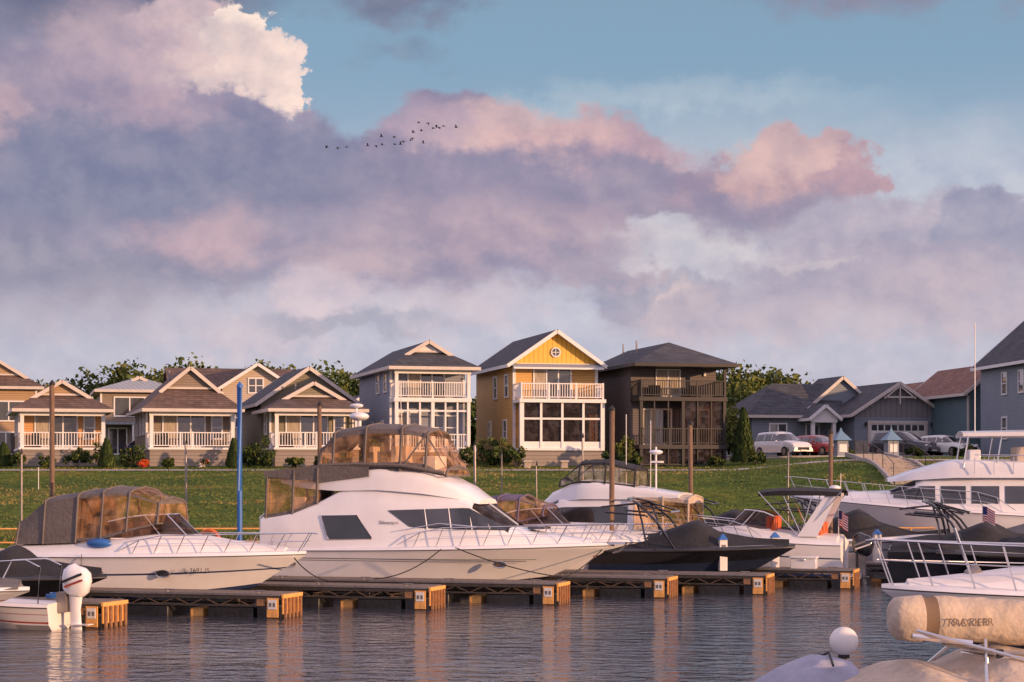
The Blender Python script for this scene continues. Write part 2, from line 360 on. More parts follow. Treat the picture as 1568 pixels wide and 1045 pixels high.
# ------------------------------------------------------------------ boats
def sport_bridge_cruiser():
    e=place('flybridge_motor_cruiser',-7.0,59.4,0,-17)
    h=MB(); info=hull(h,10.4,3.6,1.3,1.5,GEL,GEL,DECK,rake=.2,bottom=BLACKG,crown=.2); 
    h.box((-.7,-1.5,.25),(.05,1.5,.42),GEL)
    h.done('hull',e)
    c=MB()
    st=[(0.05,1.3,2.30,1.68,1.6),(.9,1.3,2.42,1.72,1.62),(1.8,1.3,2.75,1.72,1.5),(2.6,1.35,3.15,1.7,1.38),(3.6,1.35,3.3,1.66,1.32),(4.8,1.4,3.18,1.58,1.22),(6.0,1.4,2.92,1.46,1.1),(6.45,1.4,2.72,1.4,1.05),(7.5,1.42,2.02,1.18,.9),(8.6,1.45,1.8,.82,.6),(9.75,1.5,1.66,.3,.2)]
    D=cab(c,st,GEL,GEL,SHIELD,(6.5,7.45))
    fb=[(.55,3.3,3.42,1.2,1.3),(1.4,3.15,3.5,1.38,1.42),(2.4,3.08,3.6,1.42,1.42),(3.7,3.1,3.75,1.42,1.36),(5.0,3.0,3.62,1.32,1.2),(6.0,2.85,3.2,1.1,.95),(6.6,2.7,2.82,.85,.7)]
    Df=cab(c,fb,GEL,GEL)
    c.done('cabin_and_flybridge',e)
    w=MB()
    strip(w,D,[(4.0,2.52),(6.35,2.6),(7.45,2.04)],[(4.0,2.5),(4.7,2.02),(7.45,1.95)],TINT)
    strip(w,D,[(1.95,2.36),(3.05,2.38),(3.55,1.74)],[(1.95,2.34),(2.2,1.68),(3.55,1.68)],TINT)
    w.tube([(x,-(yat(D,x,z)+.02),z) for x,z in ((1.95,2.36),(3.05,2.38),(3.55,1.7),(2.2,1.66),(1.95,2.36))],.018,CHROME,5)
    for x in (1.0,7.35): porthole(w,x,.95 if x<5 else .98,y=1.66 if x<5 else 1.30)
    for x in (5.2,5.9,6.5,7.0):
        zt=interp([(4.0,2.52),(6.35,2.6),(7.45,2.04)],x)
        for s in (-1,1): w.beam((x,s*(yat(D,x,2.0)+.02),1.97),(x-.12,s*(yat(D,x,zt)+.02),zt),.03,.02,GEL)
    w.beam((6.5,0,2.80),(7.5,0,2.1),.05,.04,GEL)
    w.done('windows',e)
    s=MB()
    for z,th,a,b in ((1.12,.018,.2,8.6),(1.06,.012,.2,8.4)):
        for sd in (-1,1):
            pts=[]
            for i in range(20):
                x=a+(b-a)*i/19; t=x/10.4
                bb=1.8*(1-max(0,(t-.38)/.62)**2.3)*(.94+.06*min(1,t/.3)); bc=1.8*.84*(1-max(0,(t-.25)/.75)**1.9); f=(z-.12)/1.2
                pts.append((x-.2*10.4*(1-f)*t,sd*(bc+(bb-bc)*f**(1+.9*t)+.012),z))
            s.tube(pts,th/2,GRAYC,4)
    s.done('cove_stripes',e)
    k=MB()
    enclosure(k,[(1.75,3.45,4.35,1.3,1.05),(2.2,3.5,4.82,1.32,1.1),(3.2,3.62,4.98,1.32,1.12),(4.3,3.66,4.95,1.3,1.08),(5.05,3.62,4.78,1.2,.98),(5.65,3.5,3.72,1.08,.92)],TAUPE,VINYLW,TAUPE,lo=.2,hi=.84,roofclear=True,tr=.04)
    enclosure(k,[(.2,2.28,3.62,1.58,1.45),(1.05,2.4,3.72,1.58,1.45),(1.8,2.7,3.78,1.5,1.45)],TAUPE,VINYLW,TAUPE,lo=.08,hi=.86,tr=.04)
    k.face([(.1,-1.5,3.66),(1.9,-1.46,3.82),(3.4,-1.43,3.79),(3.4,-1.44,3.5),(1.9,-1.47,3.32),(.1,-1.5,3.5)],TAUPE)
    k.tube([(1.8,-1.40,3.82),(3.0,-1.42,3.86),(4.4,-1.36,3.82),(5.6,-1.1,3.6)],.06,TAUPE,6)
    k.tube([(4.3,-1.31,3.66),(5.05,-1.0,4.78)],.03,TAUPE,6)
    k.done('canvas_enclosures',e)
    r=MB(); bowrail(r,info,.42,.55,n=9)
    for s_ in (-1,1): r.tube([(4.5,s_*1.62,1.95),(5.6,s_*1.55,2.15),(6.8,s_*1.42,2.05)],.016,CHROME)
    r.tube([(4.3,-1.1,5.0),(4.25,-1.15,6.3)],.012,SIGNW); r.tube([(-.1,-1.3,1.3),(-.1,-1.3,2.3),(0,-1.2,2.4)],.02,CHROME)
    r.box((10.2,-.1,1.55),(10.75,.1,1.62),CHROME); r.tube([(10.75,0,1.55),(10.55,0,1.35),(10.35,0,1.3)],.03,GALV)
    fender(r,.5,-1.85,.55,.55,.11,BLUEP)
    r.tube([(7.6,-.3,2.05),(7.0,-.6,2.45)],.012,RUBBER); r.box((7.9,-.35,1.98),(8.4,.35,2.04),TINT)
    r.done('rails_and_anchor',e)
    f=MB()
    f.ball((2.5,.1,5.3),.3,GEL,14,8,(1,1,.45)); f.tube([(2.5,.1,4.95),(2.5,.1,5.25)],.07,GEL)
    f.ball((2.45,.0,5.62),.14,GEL,10,6,(1.6,1,.5)); f.tube([(2.45,0,5.3),(2.45,0,5.6)],.03,GEL)
    for x,y in ((2.9,.4),(3.9,-.4),(3.9,.5)):
        f.box((x,y-.28,3.4),(x+.5,y+.28,3.9),SEAT); f.box((x-.1,y-.28,3.9),(x+.05,y+.28,4.4),SEAT)
    f.box((4.8,-.7,3.4),(5.2,.3,4.1),GEL); f.box((.9,-1.2,2.3),(1.3,1.2,2.9),SEAT)
    f.box((1.75,-1.2,2.5),(1.8,-.1,3.4),TINT)
    f.done('radar_and_helm_seats',e,bevel=.02)
    text('name_lettering',e,'Silverton',.15,(3.75,-1.53,2.12),(radians(78),0,0),GRAYC)
    return e
sport_bridge_cruiser()

def express_cruiser(name,X,Y,rot,L,B,zs,zb,stripe,canvas,clear,top=3.2,hm=None,lower=None,arch=False,bimini=None,covers=True,rail=True,bottom=None,seatc=SEAT):
    e=place(name,X,Y,0,rot); hm=hm or GEL
    h=MB(); info=hull(h,L,B,zs,zb,hm,stripe,DECK,bottom=bottom or NAVY,lower=lower,crown=.2,rake=.2); h.box((-.6,-B*.42,.2),(.05,B*.42,.36),GEL); h.done('hull',e)
    c=MB(); w=B/2
    st=[(.02*L,zs,zs+.32,w*.93,w*.86),(.2*L,zs,zs+.38,w*.95,w*.86),(.38*L,zs,zs+.5,w*.95,w*.82),(.5*L,zs+.02,zs+.62,w*.9,w*.72),(.58*L,zs+.05,zs+.6,w*.82,w*.62),(.75*L,zs+.1,zs+.42,w*.58,w*.42),(.93*L,zb-.02,zb+.16,w*.2,w*.12)]
    D=cab(c,st,hm,DECK); c.done('deck_and_cabin_trunk',e)
    g=MB(); zt=zs+.6
    a0,a1=.36*L,.62*L; hgt_=.55; rows=[[],[]]
    for i in range(13):
        u=-1+2*i/12; cx=a1-(a1-a0)*abs(u)**2.6; yy=w*.74*(1-.12*(1-abs(u)))*math.copysign(abs(u)**.8,u)
        rows[0].append((cx,yy,zt-.08)); rows[1].append((cx-.55*(1-abs(u)**4)-.12,yy*.93,zt+hgt_*(1-.35*abs(u)**6)))
    g.loft(rows,SHIELD); g.tube(rows[1],.022,CHROME); g.tube(rows[0],.02,GEL)
    for i in (2,4,8,10): g.tube([rows[0][i],rows[1][i]],.018,CHROME)
    g.done('windshield',e)
    p=MB()
    for x in (.33*L,.6*L):
        t=x/L; bb=w*(1-max(0,(t-.38)/.62)**2.3)*.97; porthole(p,x*.93,zs*.72,y=bb*.965)
    p.done('portholes',e)
    k=MB()
    if covers:
        enclosure(k,[(.02*L,zs+.35,zs+.95,w*.84,w*.7),(.12*L,zs+.37,top-.25,w*.85,w*.74),(.24*L,zs+.4,top-.12,w*.85,w*.74)],canvas,canvas,canvas)
        enclosure(k,[(.24*L,zs+.45,top-.09,w*.84,w*.72),(.33*L,zs+.5,top,w*.84,w*.7),(.42*L,zt+.1,top-.03,w*.8,w*.64),(.52*L,zt+.3,top-.3,w*.66,w*.56)],canvas,clear,canvas,lo=.06,hi=.88,roofclear=True)
    if bimini:
        enclosure(k,[(.0*L,top-.14,top,w*.84,w*.84),(.12*L,top-.12,top+.04,w*.86,w*.86),(.3*L,top-.12,top+.05,w*.86,w*.86),(.42*L,top-.14,top-.02,w*.82,w*.82)],bimini,bimini,bimini,ends=(False,False),tubes=False)
        for x0,x1 in ((.2*L,0),(.2*L,.14*L),(.2*L,.3*L),(.22*L,.42*L)):
            for s in (-1,1): k.tube([(x0,s*w*.85,zs+.35),(x1,s*w*.83,top)],.02,CHROME)
    k.done('canvas_top',e)
    r=MB()
    if rail: bowrail(r,info,.4,.48,n=8)
    if arch:
        for s in (-1,1): r.loft([[(.12*L,s*w*.9,zs+.3),(.22*L,s*w*.9,zs+.3),(.22*L,s*w*.82,zs+.3),(.12*L,s*w*.82,zs+.3)],[(.02*L,s*w*.78,top-.1),(.08*L,s*w*.78,top-.1),(.08*L,s*w*.7,top-.1),(.02*L,s*w*.7,top-.1)]],hm,True)
        r.box((.02*L,-w*.78,top-.16),(.08*L,w*.78,top-.04),hm); r.ball((.05*L,0,top+.12),.2,GEL,12,6,(1,1,.5))
    r.tube([(L*.02,0,top),(L*.02,0,top+.6)],.012,SIGNW)
    fender(r,L*.28,-w-.08,zs*.35,.5,.1)
    r.done('rails_and_masts',e)
    q=MB()
    q.box((.1*L,-w*.7,zs),(.16*L,w*.7,zs+.75),seatc); q.box((.34*L,-w*.6,zs+.1),(.39*L,-w*.15,zs+.95),seatc); q.box((.34*L,w*.15,zs+.1),(.39*L,w*.6,zs+.95),seatc)
    q.done('cockpit_seats',e,bevel=.03)
    return e,info
e1,i1=express_cruiser('express_cruiser',-13.0,53.2,-15,7.9,2.9,1.35,1.45,STRIPE_B,TAUPE,VINYLW,3.15)
text('registration_number',e1,'IL 3691 JS',.16,(4.95,-1.24,1.02),(radians(84),0,radians(14)),BLACKG)
b=MB(); b.ball((2.6,-1.25,1.75),.22,BLUEP,12,7,(1.7,.7,.6)); b.done('blue_cushion',e1)
e2,i2=express_cruiser('express_cruiser',-2.6,63.4,-17,7.7,2.8,1.35,1.45,STRIPE_R,PURP,VINYLW,2.85)
e5,i5=express_cruiser('cuddy_cabin_boat',10.9,64.2,164,6.4,2.5,1.25,1.8,STRIPE_B,BLACKC,VINYLW,3.0,hm=GEL,covers=False,bimini=BLACKC,arch=True,seatc=ORANGE)

def outboard(e,x,y,z,s=1,c1=BLACKG,c2=GALV):
    m=MB(); rows=[]
    for zz,w,l0,l1 in ((0,.14,-.2,.16),(.08,.18,-.3,.22),(.3,.19,-.36,.24),(.46,.17,-.34,.2),(.55,.11,-.26,.1),(.58,.04,-.14,.0)):
        rows.append([(x+s*((l0+l1)/2+(l1-l0)/2*math.copysign(abs(cos(a))**.7,cos(a))),y+s*w*math.copysign(abs(sin(a))**.7,sin(a)),z+s*(zz+.04*cos(a))) for a in [2*pi*k/16 for k in range(16)]])
    m.loft(rows,c1,True,(True,True))
    m.loft([[(x+s*(cx+hx*cos(a)),y+s*w*sin(a),z+s*zz) for a in [2*pi*k/10 for k in range(10)]] for zz,w,cx,hx in ((.02,.11,-.04,.15),(-.3,.06,-.02,.12),(-.62,.04,-.04,.12),(-.8,.04,-.06,.13))],c2,True,(True,True))
    m.ball((x-s*.1,y,z-s*.86),s*.07,c2,10,6,(2.8,1,1)); m.box((x-s*.36,y-s*.11,z-s*.6),(x+s*.1,y+s*.11,z-s*.58),c2)
    for k in range(3):
        a=2*pi*k/3; m.face([(x-s*.34,y,z-s*.86),(x-s*.36,y+s*.16*cos(a),z-s*.86+s*.16*sin(a)),(x-s*.32,y+s*.17*cos(a+.5),z-s*.86+s*.17*sin(a+.5))],GALV)
    m.box((x+s*.12,y-s*.14,z-s*.35),(x+s*.32,y+s*.14,z+s*.05),GALV)
    for q in (0,1):
        sd=-1 if q else 1
        m.beam((x-s*.28,y+sd*s*.195,z+s*.3),(x+s*.12,y+sd*s*.195,z+s*.16),.012,s*.04,STRIPE_R if c1==GEL else SIGNW)
        m.beam((x-s*.26,y+sd*s*.19,z+s*.42),(x+s*.16,y+sd*s*.195,z+s*.26),.012,s*.05,BLACKG if c1==GEL else GALV)
    return m.done('outboard_motor',e)
outboard(e5,-.55,.3,.95,1.2)

def tower_boat(name,X,Y,rot,L,B,zs,zb,hm,cover,lower=None,tower=True,coverh=.55,stripe=None,ob=False):
    e=place(name,X,Y,0,rot); w=B/2
    h=MB(); info=hull(h,L,B,zs,zb,hm,stripe or hm,DECK,bottom=hm,lower=lower,crown=.05,rake=.22); h.box((-.6,-w*.8,.2),(.05,w*.8,.32),hm); h.done('hull',e)
    c=MB(); q=coverh/.55
    st=[(.01*L,zs+.02,zs+.2,w*.98,w*.8),(.18*L,zs+.04,zs+.42*q,w*1.0,w*.7),(.3*L,zs+.05,zs+.47*q,w*1.0,w*.6),(.4*L,zs+.05,zs+.66*q,w*1.0,w*.55),(.52*L,zs+.06,zs+.9*q,w*.97,w*.5),(.62*L,zs+.07,zs+.55*q,w*.88,w*.4),(.8*L,zs+.1,zs+.35,w*.62,w*.2),(.97*L,zb+.05,zb+.16,w*.14,w*.05)]
    cab(c,st,cover,cover,crown=.1); c.done('boat_cover',e)
    if tower:
        t=MB()
        for s in (-1,1):
            t.tube([(.44*L,s*w*.97,zs+.1),(.34*L,s*w*.94,zs+1.0),(.24*L,s*w*.8,zs+1.55),(.18*L,s*w*.4,zs+1.65),(.18*L,0,zs+1.67)],.04,BLACKG)
            t.tube([(.3*L,s*w*.97,zs+.1),(.27*L,s*w*.93,zs+1.0),(.24*L,s*w*.8,zs+1.55)],.035,BLACKG)
            t.tube([(.40*L,s*w*.6,zs+1.25),(.24*L,s*w*.8,zs+1.52),(.06*L,s*w*.8,zs+1.4)],.03,BLACKG)
            t.tube([(.3*L,s*w*1.0,zs+1.1),(.3*L,s*w*1.2,zs+1.15),(.1*L,s*w*1.2,zs+1.25)],.035,BLACKG)
        t.tube([(.40*L,-w*.6,zs+1.25),(.40*L,w*.6,zs+1.25)],.03,BLACKG)
        t.done('wakeboard_tower',e)
    if ob: outboard(e,-.35,0,1.0,1.15)
    return e,info
tower_boat('covered_bowrider',2.7,62.3,-16,6.3,2.5,1.15,1.3,BLACKG,BLACKC,lower=NAVY,coverh=.55)
tower_boat('covered_bowrider',13.2,68.0,-16,6.6,2.5,1.0,1.2,NAVY,BLACKC,coverh=.5)
tower_boat('covered_bowrider',12.4,64.0,-17,5.8,2.4,1.05,1.2,BLACKG,BLACKC,coverh=.55)
tower_boat('covered_ski_boat',8.9,71.0,-16,7.0,2.5,1.1,1.4,GEL,BLACKC,stripe=STRIPE_B,tower=True,coverh=.7)
tower_boat('covered_ski_boat',4.6,68.8,-17,6.4,2.4,1.3,1.5,BLACKG,BLACKC,tower=True,coverh=.6)
e9c,_=tower_boat('covered_runabout',19.4,63.0,196,6.4,2.5,.9,1.1,BLACKG,BLACKC,tower=False,coverh=.4)
for y in (-.5,.3): outboard(e9c,-.4,y,.95,1.1)
tower_boat('covered_ski_boat',15.6,71.5,-18,6.6,2.4,1.0,1.2,GEL,GRAYC,stripe=STRIPE_R,coverh=.5,tower=False)

def sedan(name,X,Y,rot):
    e=place(name,X,Y,0,rot); e.scale=(1,1,.9)
    h=MB(); info=hull(h,9.2,3.3,1.35,1.95,GEL,STRIPE_B,DECK,bottom=NAVY,crown=.2); h.done('hull',e)
    c=MB()
    st=[(.2,1.4,1.85,1.5,1.45),(1.6,1.4,1.95,1.5,1.4),(2.0,1.4,3.1,1.5,1.3),(3.4,1.4,3.15,1.5,1.25),(4.6,1.45,3.05,1.42,1.15),(5.9,1.5,2.4,1.2,.95),(7.2,1.6,2.25,.85,.6),(8.6,1.9,2.1,.3,.2)]
    D=cab(c,st,GEL,GEL,TINT,(4.75,5.75))
    cab(c,[(.5,3.1,3.25,1.4,1.4),(2.2,3.05,3.55,1.4,1.35),(3.8,3.05,3.75,1.32,1.2),(4.9,2.9,3.3,1.0,.85),(5.3,2.8,2.9,.8,.7)],GEL,GEL)
    c.done('cabin_and_flybridge',e)
    w=MB(); strip(w,D,[(2.2,2.8),(4.5,2.75),(5.6,2.4)],[(2.2,2.15),(5.6,2.25)],TINT); w.done('windows',e)
    k=MB(); enclosure(k,[(2.0,3.5,4.2,1.25,1.0),(3.0,3.6,4.45,1.25,1.0),(3.9,3.65,4.4,1.2,.95),(4.6,3.5,3.75,1.0,.85)],BLACKC,VINYL,BLACKC,roofclear=True)
    enclosure(k,[(.15,1.85,3.1,1.45,1.4),(1.0,1.9,3.2,1.45,1.4),(1.95,1.95,3.2,1.45,1.4)],BEIGE,VINYLW,BEIGE)
    k.done('canvas_enclosures',e)
    r=MB(); bowrail(r,info,.4,.6,n=8); r.tube([(1.5,0,3.2),(1.5,0,5.0)],.03,GEL); r.ball((1.5,0,4.8),.24,GEL,12,6,(1,1,.4)); r.box((1.3,-.35,4.4),(1.6,.35,4.47),GEL)
    r.tube([(1.8,-.6,3.3),(1.8,-.6,6.0)],.014,SIGNW); r.tube([(2.4,.6,3.3),(2.4,.6,6.2)],.014,SIGNW)
    r.done('rails_and_radar_mast',e); return e
sedan('flybridge_sedan_cruiser',6.3,65.6,165)

def yacht():
    e=place('motor_yacht',23.0,73.0,0,172)
    h=MB(); info=hull(h,12.4,4.2,1.9,2.7,GEL,GEL,DECK,bottom=NAVY,crown=.2,rake=.16)
    for sd in (-1,1): h.tube([(1,sd*2.11,1.35),(5,sd*2.13,1.35),(7,sd*2.0,1.4)],.03,GRAYC)
    h.done('hull',e)
    c=MB()
    st=[(.2,1.95,2.3,1.9,1.85),(1.9,1.95,2.4,1.9,1.8),(2.2,1.95,3.45,1.85,1.7),(5.5,2.0,3.5,1.8,1.6),(7.6,2.05,3.4,1.6,1.4),(8.8,2.2,2.95,1.3,1.0),(10,2.4,2.9,.9,.6),(11.8,2.7,2.85,.35,.2)]
    D=cab(c,st,GEL,GEL,TINT,(7.8,8.7))
    cab(c,[(0.0,3.45,3.6,1.95,1.95),(3,3.45,4.0,1.9,1.85),(6.5,3.45,4.1,1.75,1.6),(8.2,3.35,3.65,1.3,1.2),(8.9,3.3,3.4,1.0,.9)],GEL,GEL)
    c.done('cabin_and_flybridge',e)
    w=MB()
    for a,b in ((2.5,3.5),(3.7,4.7),(4.9,5.9),(6.1,7.0)): strip(w,D,[(a,3.15),(b,3.15)],[(a,2.5),(b,2.5)],TINT,n=6)
    strip(w,D,[(7.2,3.15),(7.7,3.15),(8.7,2.9)],[(7.2,2.6),(8.7,2.7)],TINT)
    w.done('windows',e)
    k=MB()
    enclosure(k,[(.4,4.95,5.1,1.7,1.7),(2.5,5.0,5.18,1.7,1.7),(6.2,4.98,5.12,1.6,1.6)],GEL,GEL,GEL,ends=(False,False),tubes=False)
    for x in (.6,2.6,4.8,6.0):
        for s in (-1,1): k.tube([(x+.2,s*1.7,3.8),(x,s*1.62,5.0)],.03,CHROME)
    enclosure(k,[(.1,2.3,3.4,1.85,1.85),(1.0,2.35,3.45,1.85,1.85),(2.1,2.4,3.45,1.8,1.8)],BEIGE,VINYLW,BEIGE)
    k.done('hardtop_and_canvas',e)
    r=MB(); bowrail(r,info,.35,.7,n=12)
    for i in range(9):
        for s in (-1,1): r.tube([(.2+i*.7,s*1.85,3.6),(.2+i*.7,s*1.85,4.2)],.018,CHROME)
    for s in (-1,1): r.tube([(.2,s*1.85,4.2),(5.8,s*1.8,4.3)],.02,CHROME)
    r.tube([(3,0.3,5.1),(3,.3,8.3)],.02,SIGNW); r.tube([(5.5,-1.3,5.1),(5.5,-1.3,9.4)],.02,SIGNW); r.ball((3.2,0,5.4),.3,GEL,12,6,(1,1,.5))
    r.done('rails_and_antennas',e)
    s=MB(); s.box((3.6,-1,3.8),(4.2,1,4.6),SEAT); s.box((5.5,-.9,3.9),(5.9,.9,4.5),GEL); s.done('flybridge_seats',e,bevel=.03)
yacht()

FR=mat('flag_red',(.5,.03,.04),.8); FB=mat('flag_blue',(.02,.03,.15),.8)
def flag(X,Y,z,rot):
    e=place('american_flag',X,Y,z,rot); m=MB()
    for i in range(13):
        rows=[]
        for q in range(9):
            u=q/8; x=u*.55; y=.06*sin(u*7)*u; d=-.18*u*u
            rows.append([(x,y,.9-i*.04+d),(x,y,.9-(i+1)*.04+d)])
        m.loft(rows,(lambda a,b,i=i: FB if (a<3 and i<7) else (FR if i%2==0 else SIGNW)))
    m.tube([(0,0,-.6),(0,0,.95)],.014,SIGNW); m.done('flag_and_staff',e,recalc=False)
flag(15.9,66.2,1.6,-60); flag(10.6,63.6,1.5,-70)

e,_=tower_boat('covered_runabout',-16.9,43.6,-16,6.9,2.3,.95,1.05,GEL,GRAYC,tower=False,coverh=.85,stripe=STRIPE_R)
el,il=tower_boat('covered_fishing_boat',-15.2,50.6,-15,5.2,2.1,.85,.95,BLACKG,BLACKC,tower=False,coverh=.5)
em=place('outboard_tender',-10.35,44.9,0,165)
h=MB(); hull(h,3.2,1.3,.5,.65,GELC,STRIPE_R,DECK,bottom=GELC,crown=.02); h.done('hull',em); outboard(em,-.35,0,.8,1.15,GEL,GEL)
r=MB()
for s in (-1,1): r.tube([(.3,s*.5,.6),(.25,s*.5,1.45),(.6,s*.5,1.6),(1.5,s*.5,1.55),(1.9,s*.4,.75)],.018,CHROME)
r.done('grab_rails',em)

# ------------------------------------------------------------------ docks
def finger(X,Y,L,rot=-17,name='floating_dock'):
    e=place(name,X,Y,0,rot); m=MB(); w=.55
    n=int(L/.2)
    for i in range(n): m.box((-L+i*L/n,-w,.555),(-L+(i+1)*L/n-.012,w,.60),PLANK)
    for s in (-1,1):
        m.box((-L,s*w-.03,.46),(0,s*w+.03,.552),DOCKST); m.box((-L,s*(w+.05)-.012,.55),(0,s*(w+.05)+.012,.605),GALV)
        m.box((-L,s*w-.02,.27),(0,s*w+.02,.31),DOCKST)
        n=int(L/.8)
        for i in range(n):
            x=-L+i*L/n; m.beam((x,s*w,.3),(x+.4,s*w,.47),.02,.02,BRACE); m.beam((x+.8,s*w,.3),(x+.4,s*w,.47),.02,.02,BRACE)
    m.done('deck_and_frame',e)
    f=MB(); x=-.75; i=0
    while x>-L:
        a=1.25 if i%2==0 else .36
        f.box((x-a,-w+.02+(0 if i%2==0 else .12),-.25),(x,w-.02,.26 if i%2==0 else .2),FLOATB if i%2==0 else FLOATO); x-=a+(.18 if i%2==0 else .55); i+=1
    f.done('floats',e,bevel=.03)
    g=MB(); g.box((-.62,-w-.02,-.15),(.03,w+.02,.26),FLOATB); g.box((.035,-w-.0,.1),(.07,w+.0,.5),FLOATO); g.box((.04,-w-.05,.5),(.1,w+.05,.585),FLOATO)
    g.box((-.34,-w-.075,.02),(-.04,-w-.045,.50),FLOATO); g.box((-.62,-w-.06,.3),(-.4,-w-.035,.46),RUST)
    g.box((-.30,-w-.095,.22),(-.08,-w-.078,.46),SIGNW)
    for k in range(2):g.box((-.27+k*.1,-w-.1,.28),(-.21+k*.1,-w-.097,.38),GRAYC)
    for k in (-.85,-.42,0,.42,.85): g.box((.075,k*w-.05,-.12),(.12,k*w+.05,.49),RUST)
    g.done('end_plate_and_sign',e)
    c=MB()
    for k in range(int(L/2.5)):
        x=-.6-k*2.5; c.tube([(x-.14,-w+.12,.66),(x+.14,-w+.12,.66)],.02,GALV); c.tube([(x-.05,-w+.12,.6),(x-.05,-w+.12,.66)],.02,GALV)
    if int(X*10)%3==0: c.tube([(-1.6+.18*cos(t)*(1-.004*t),.1+.18*sin(t),.61+.006*t) for t in [k*.5 for k in range(44)]],.014,BLUEP,5)
    c.done('cleats_and_hose',e)
    return e
ends=[(-9.35,45.8),(-5.55,48.9),(-2.05,52.0),(1.35,54.0),(4.6,57.0),(7.65,58.6),(10.75,61.6),(14.6,65.5),(19,69)]
for x,y in ends: finger(x,y,11.5)
a=place('dock_walkway',-24,56,0,39)
m=MB(); m.box((0,-.9,.5),(52,.9,.62),PLANK)
for s in (-1,1): m.box((0,s*.93-.03,.3),(52,s*.93+.03,.6),DOCKST)
for i in range(20): m.box((i*2.6,-.8,-.2),(i*2.6+1.4,.8,.3),FLOATB)
m.done('walkway_deck',a)
a=place('dock_walkway',-32,70,0,2); m=MB(); m.box((0,-.8,.5),(75,.8,.64),PLANK)
for i in range(28):
    m.box((i*2.6,-.7,-.2),(i*2.6+1.4,.7,.3),FLOATB); m.tube([(i*2.6,.75,.6),(i*2.6,.75,1.6)],.03,FLOATO)
for z in (1.1,1.6): m.tube([(0,.75,z),(73,.75,z)],.03,FLOATO)
m.done('deck_and_railing',a)
for x,y in ((-9.5,54),(-5.2,58.2),(3.3,61.6),(-1.5,61.2),(8.4,62.6),(12.3,66),(6.5,60.4)):
    e=place('dock_power_pedestal',x,y,.6,10); m=MB(); m.box((-.12,-.1,0),(.12,.1,.95),SIGNW)
    m.loft([[(-.15,-.13,.95),(.15,-.13,.95),(.15,.13,.95),(-.15,.13,.95)],[(-.03,-.03,1.12),(.03,-.03,1.12),(.03,.03,1.12),(-.03,.03,1.12)]],BLUEP,True,(True,True)); m.box((-.07,-.115,.5),(.07,-.105,.8),GRAYC); m.done('pedestal',e,bevel=.01)
for x,y in ((9.2,61.7),(-13.2,50.4)):
    e=place('dock_storage_box',x,y,.6,-17); m=MB(); m.box((-.4,-.2,0),(.4,.2,.32),GEL); m.box((-.43,-.23,.32),(.43,.23,.39),GEL); m.box((-.06,-.24,.25),(.06,-.21,.31),CHROME); m.done('storage_box',e,bevel=.03)
e=place('life_ring',-9.9,64,1.4,0); m=MB(); m.tube([(.33*cos(t),0,.33*sin(t)) for t in [2*pi*k/20 for k in range(21)]],.07,ORANGE,8); m.tube([(0,.05,-.9),(0,.05,.4)],.03,GALV); m.done('ring_and_post',e)
for x,y,top,r,mt,nm in ((-15.49,66,6.6,.085,WOODP,'mooring_piling'),(-6.47,66,5.9,.075,WOODP,'mooring_piling'),(3.16,62,5.6,.085,WOODP,'mooring_piling'),(6.21,68,5.3,.08,WOODP,'mooring_piling'),(11.06,68,5.0,.075,WOODP,'mooring_piling'),(-8.06,58,6.15,.08,BLUEP,'blue_mooring_pole'),
     (-10.3,62,4.55,.035,GALV,'steel_dock_pole'),(-15.02,60,4.2,.03,GALV,'steel_dock_pole'),(-1.27,68,4.6,.045,GALV,'steel_dock_pole'),(-.36,68,4.3,.025,GALV,'steel_dock_pole'),(.89,70,3.9,.025,GALV,'steel_dock_pole'),(2.54,70,4.9,.03,GALV,'steel_dock_pole'),(9.87,70,4.4,.03,GALV,'steel_dock_pole')):
    e=place(nm,x,y,0,0); m=MB(); m.tube([(0,0,-2),(0,0,top*.5),(random.uniform(-.03,.03),0,top)],r,mt,10)
    m.loft([[(r*1.2*cos(t),r*1.2*sin(t),top-.02) for t in [2*pi*k/10 for k in range(10)]],[(r*1.2*cos(t),r*1.2*sin(t),top+.05) for t in [2*pi*k/10 for k in range(10)]],[(0.01*cos(t),0.01*sin(t),top+.16) for t in [2*pi*k/10 for k in range(10)]]],RUBBER if mt!=BLUEP else BLUEP,True,(True,True)); m.done('pole',e)
def line(p,q,sag,nm='mooring_line'):
    p=Vector(p);q=Vector(q); m=MB(); m.tube([p.lerp(q,t/14)-Vector((0,0,sag*4*(t/14)*(1-t/14))) for t in range(15)],.016,RUBBER,5); m.done(nm,None)
line((-1.6,55.2,1.5),(2.9,54.4,.62),.25); line((-2.0,55.3,1.45),(-3.9,55.2,.62),.2); line((-7.2,57.6,1.3),(-7.2,55.2,.7),.1); line((-5.6,50.4,1.4),(-5.0,53,.7),.12)
line((2.6,56.4,1.4),(1.2,54.1,.62),.12)

# ------------------------------------------------------------------ foreground right
e=place('white_globe_light',3.93,23.2,0,0); m=MB(); m.ball((0,0,1.55),.17,SIGNW,24,16); m.tube([(0,0,-.5),(0,0,1.38)],.035,mat('yellow_post',(.5,.32,.03),.5),8); m.tube([(0,0,1.35),(0,0,1.40)],.07,RUBBER,12); m.done('globe_and_post',e)
e=place('covered_jet_boat',4.6,22.3,0,182); m=MB()
hull(m,2.0,1.6,.8,.9,GEL,GEL,LILAC,bottom=GEL); m.done('hull',e)
m=MB(); cab(m,[(.45,.85,1.0,.75,.6),(.75,.85,1.32,.75,.5),(1.2,.87,1.40,.72,.35),(1.6,.9,1.25,.55,.25),(1.95,.95,1.05,.2,.1)],LILAC,LILAC,crown=.08); m.tube([(1.1,-.73,.95),(1.05,-.5,1.4),(1.0,0,1.5),(1.05,.5,1.4)],.015,RUBBER); m.done('fitted_cover',e)
e=place('pontoon_boat',3.75,20.2,0,8)
m=MB()
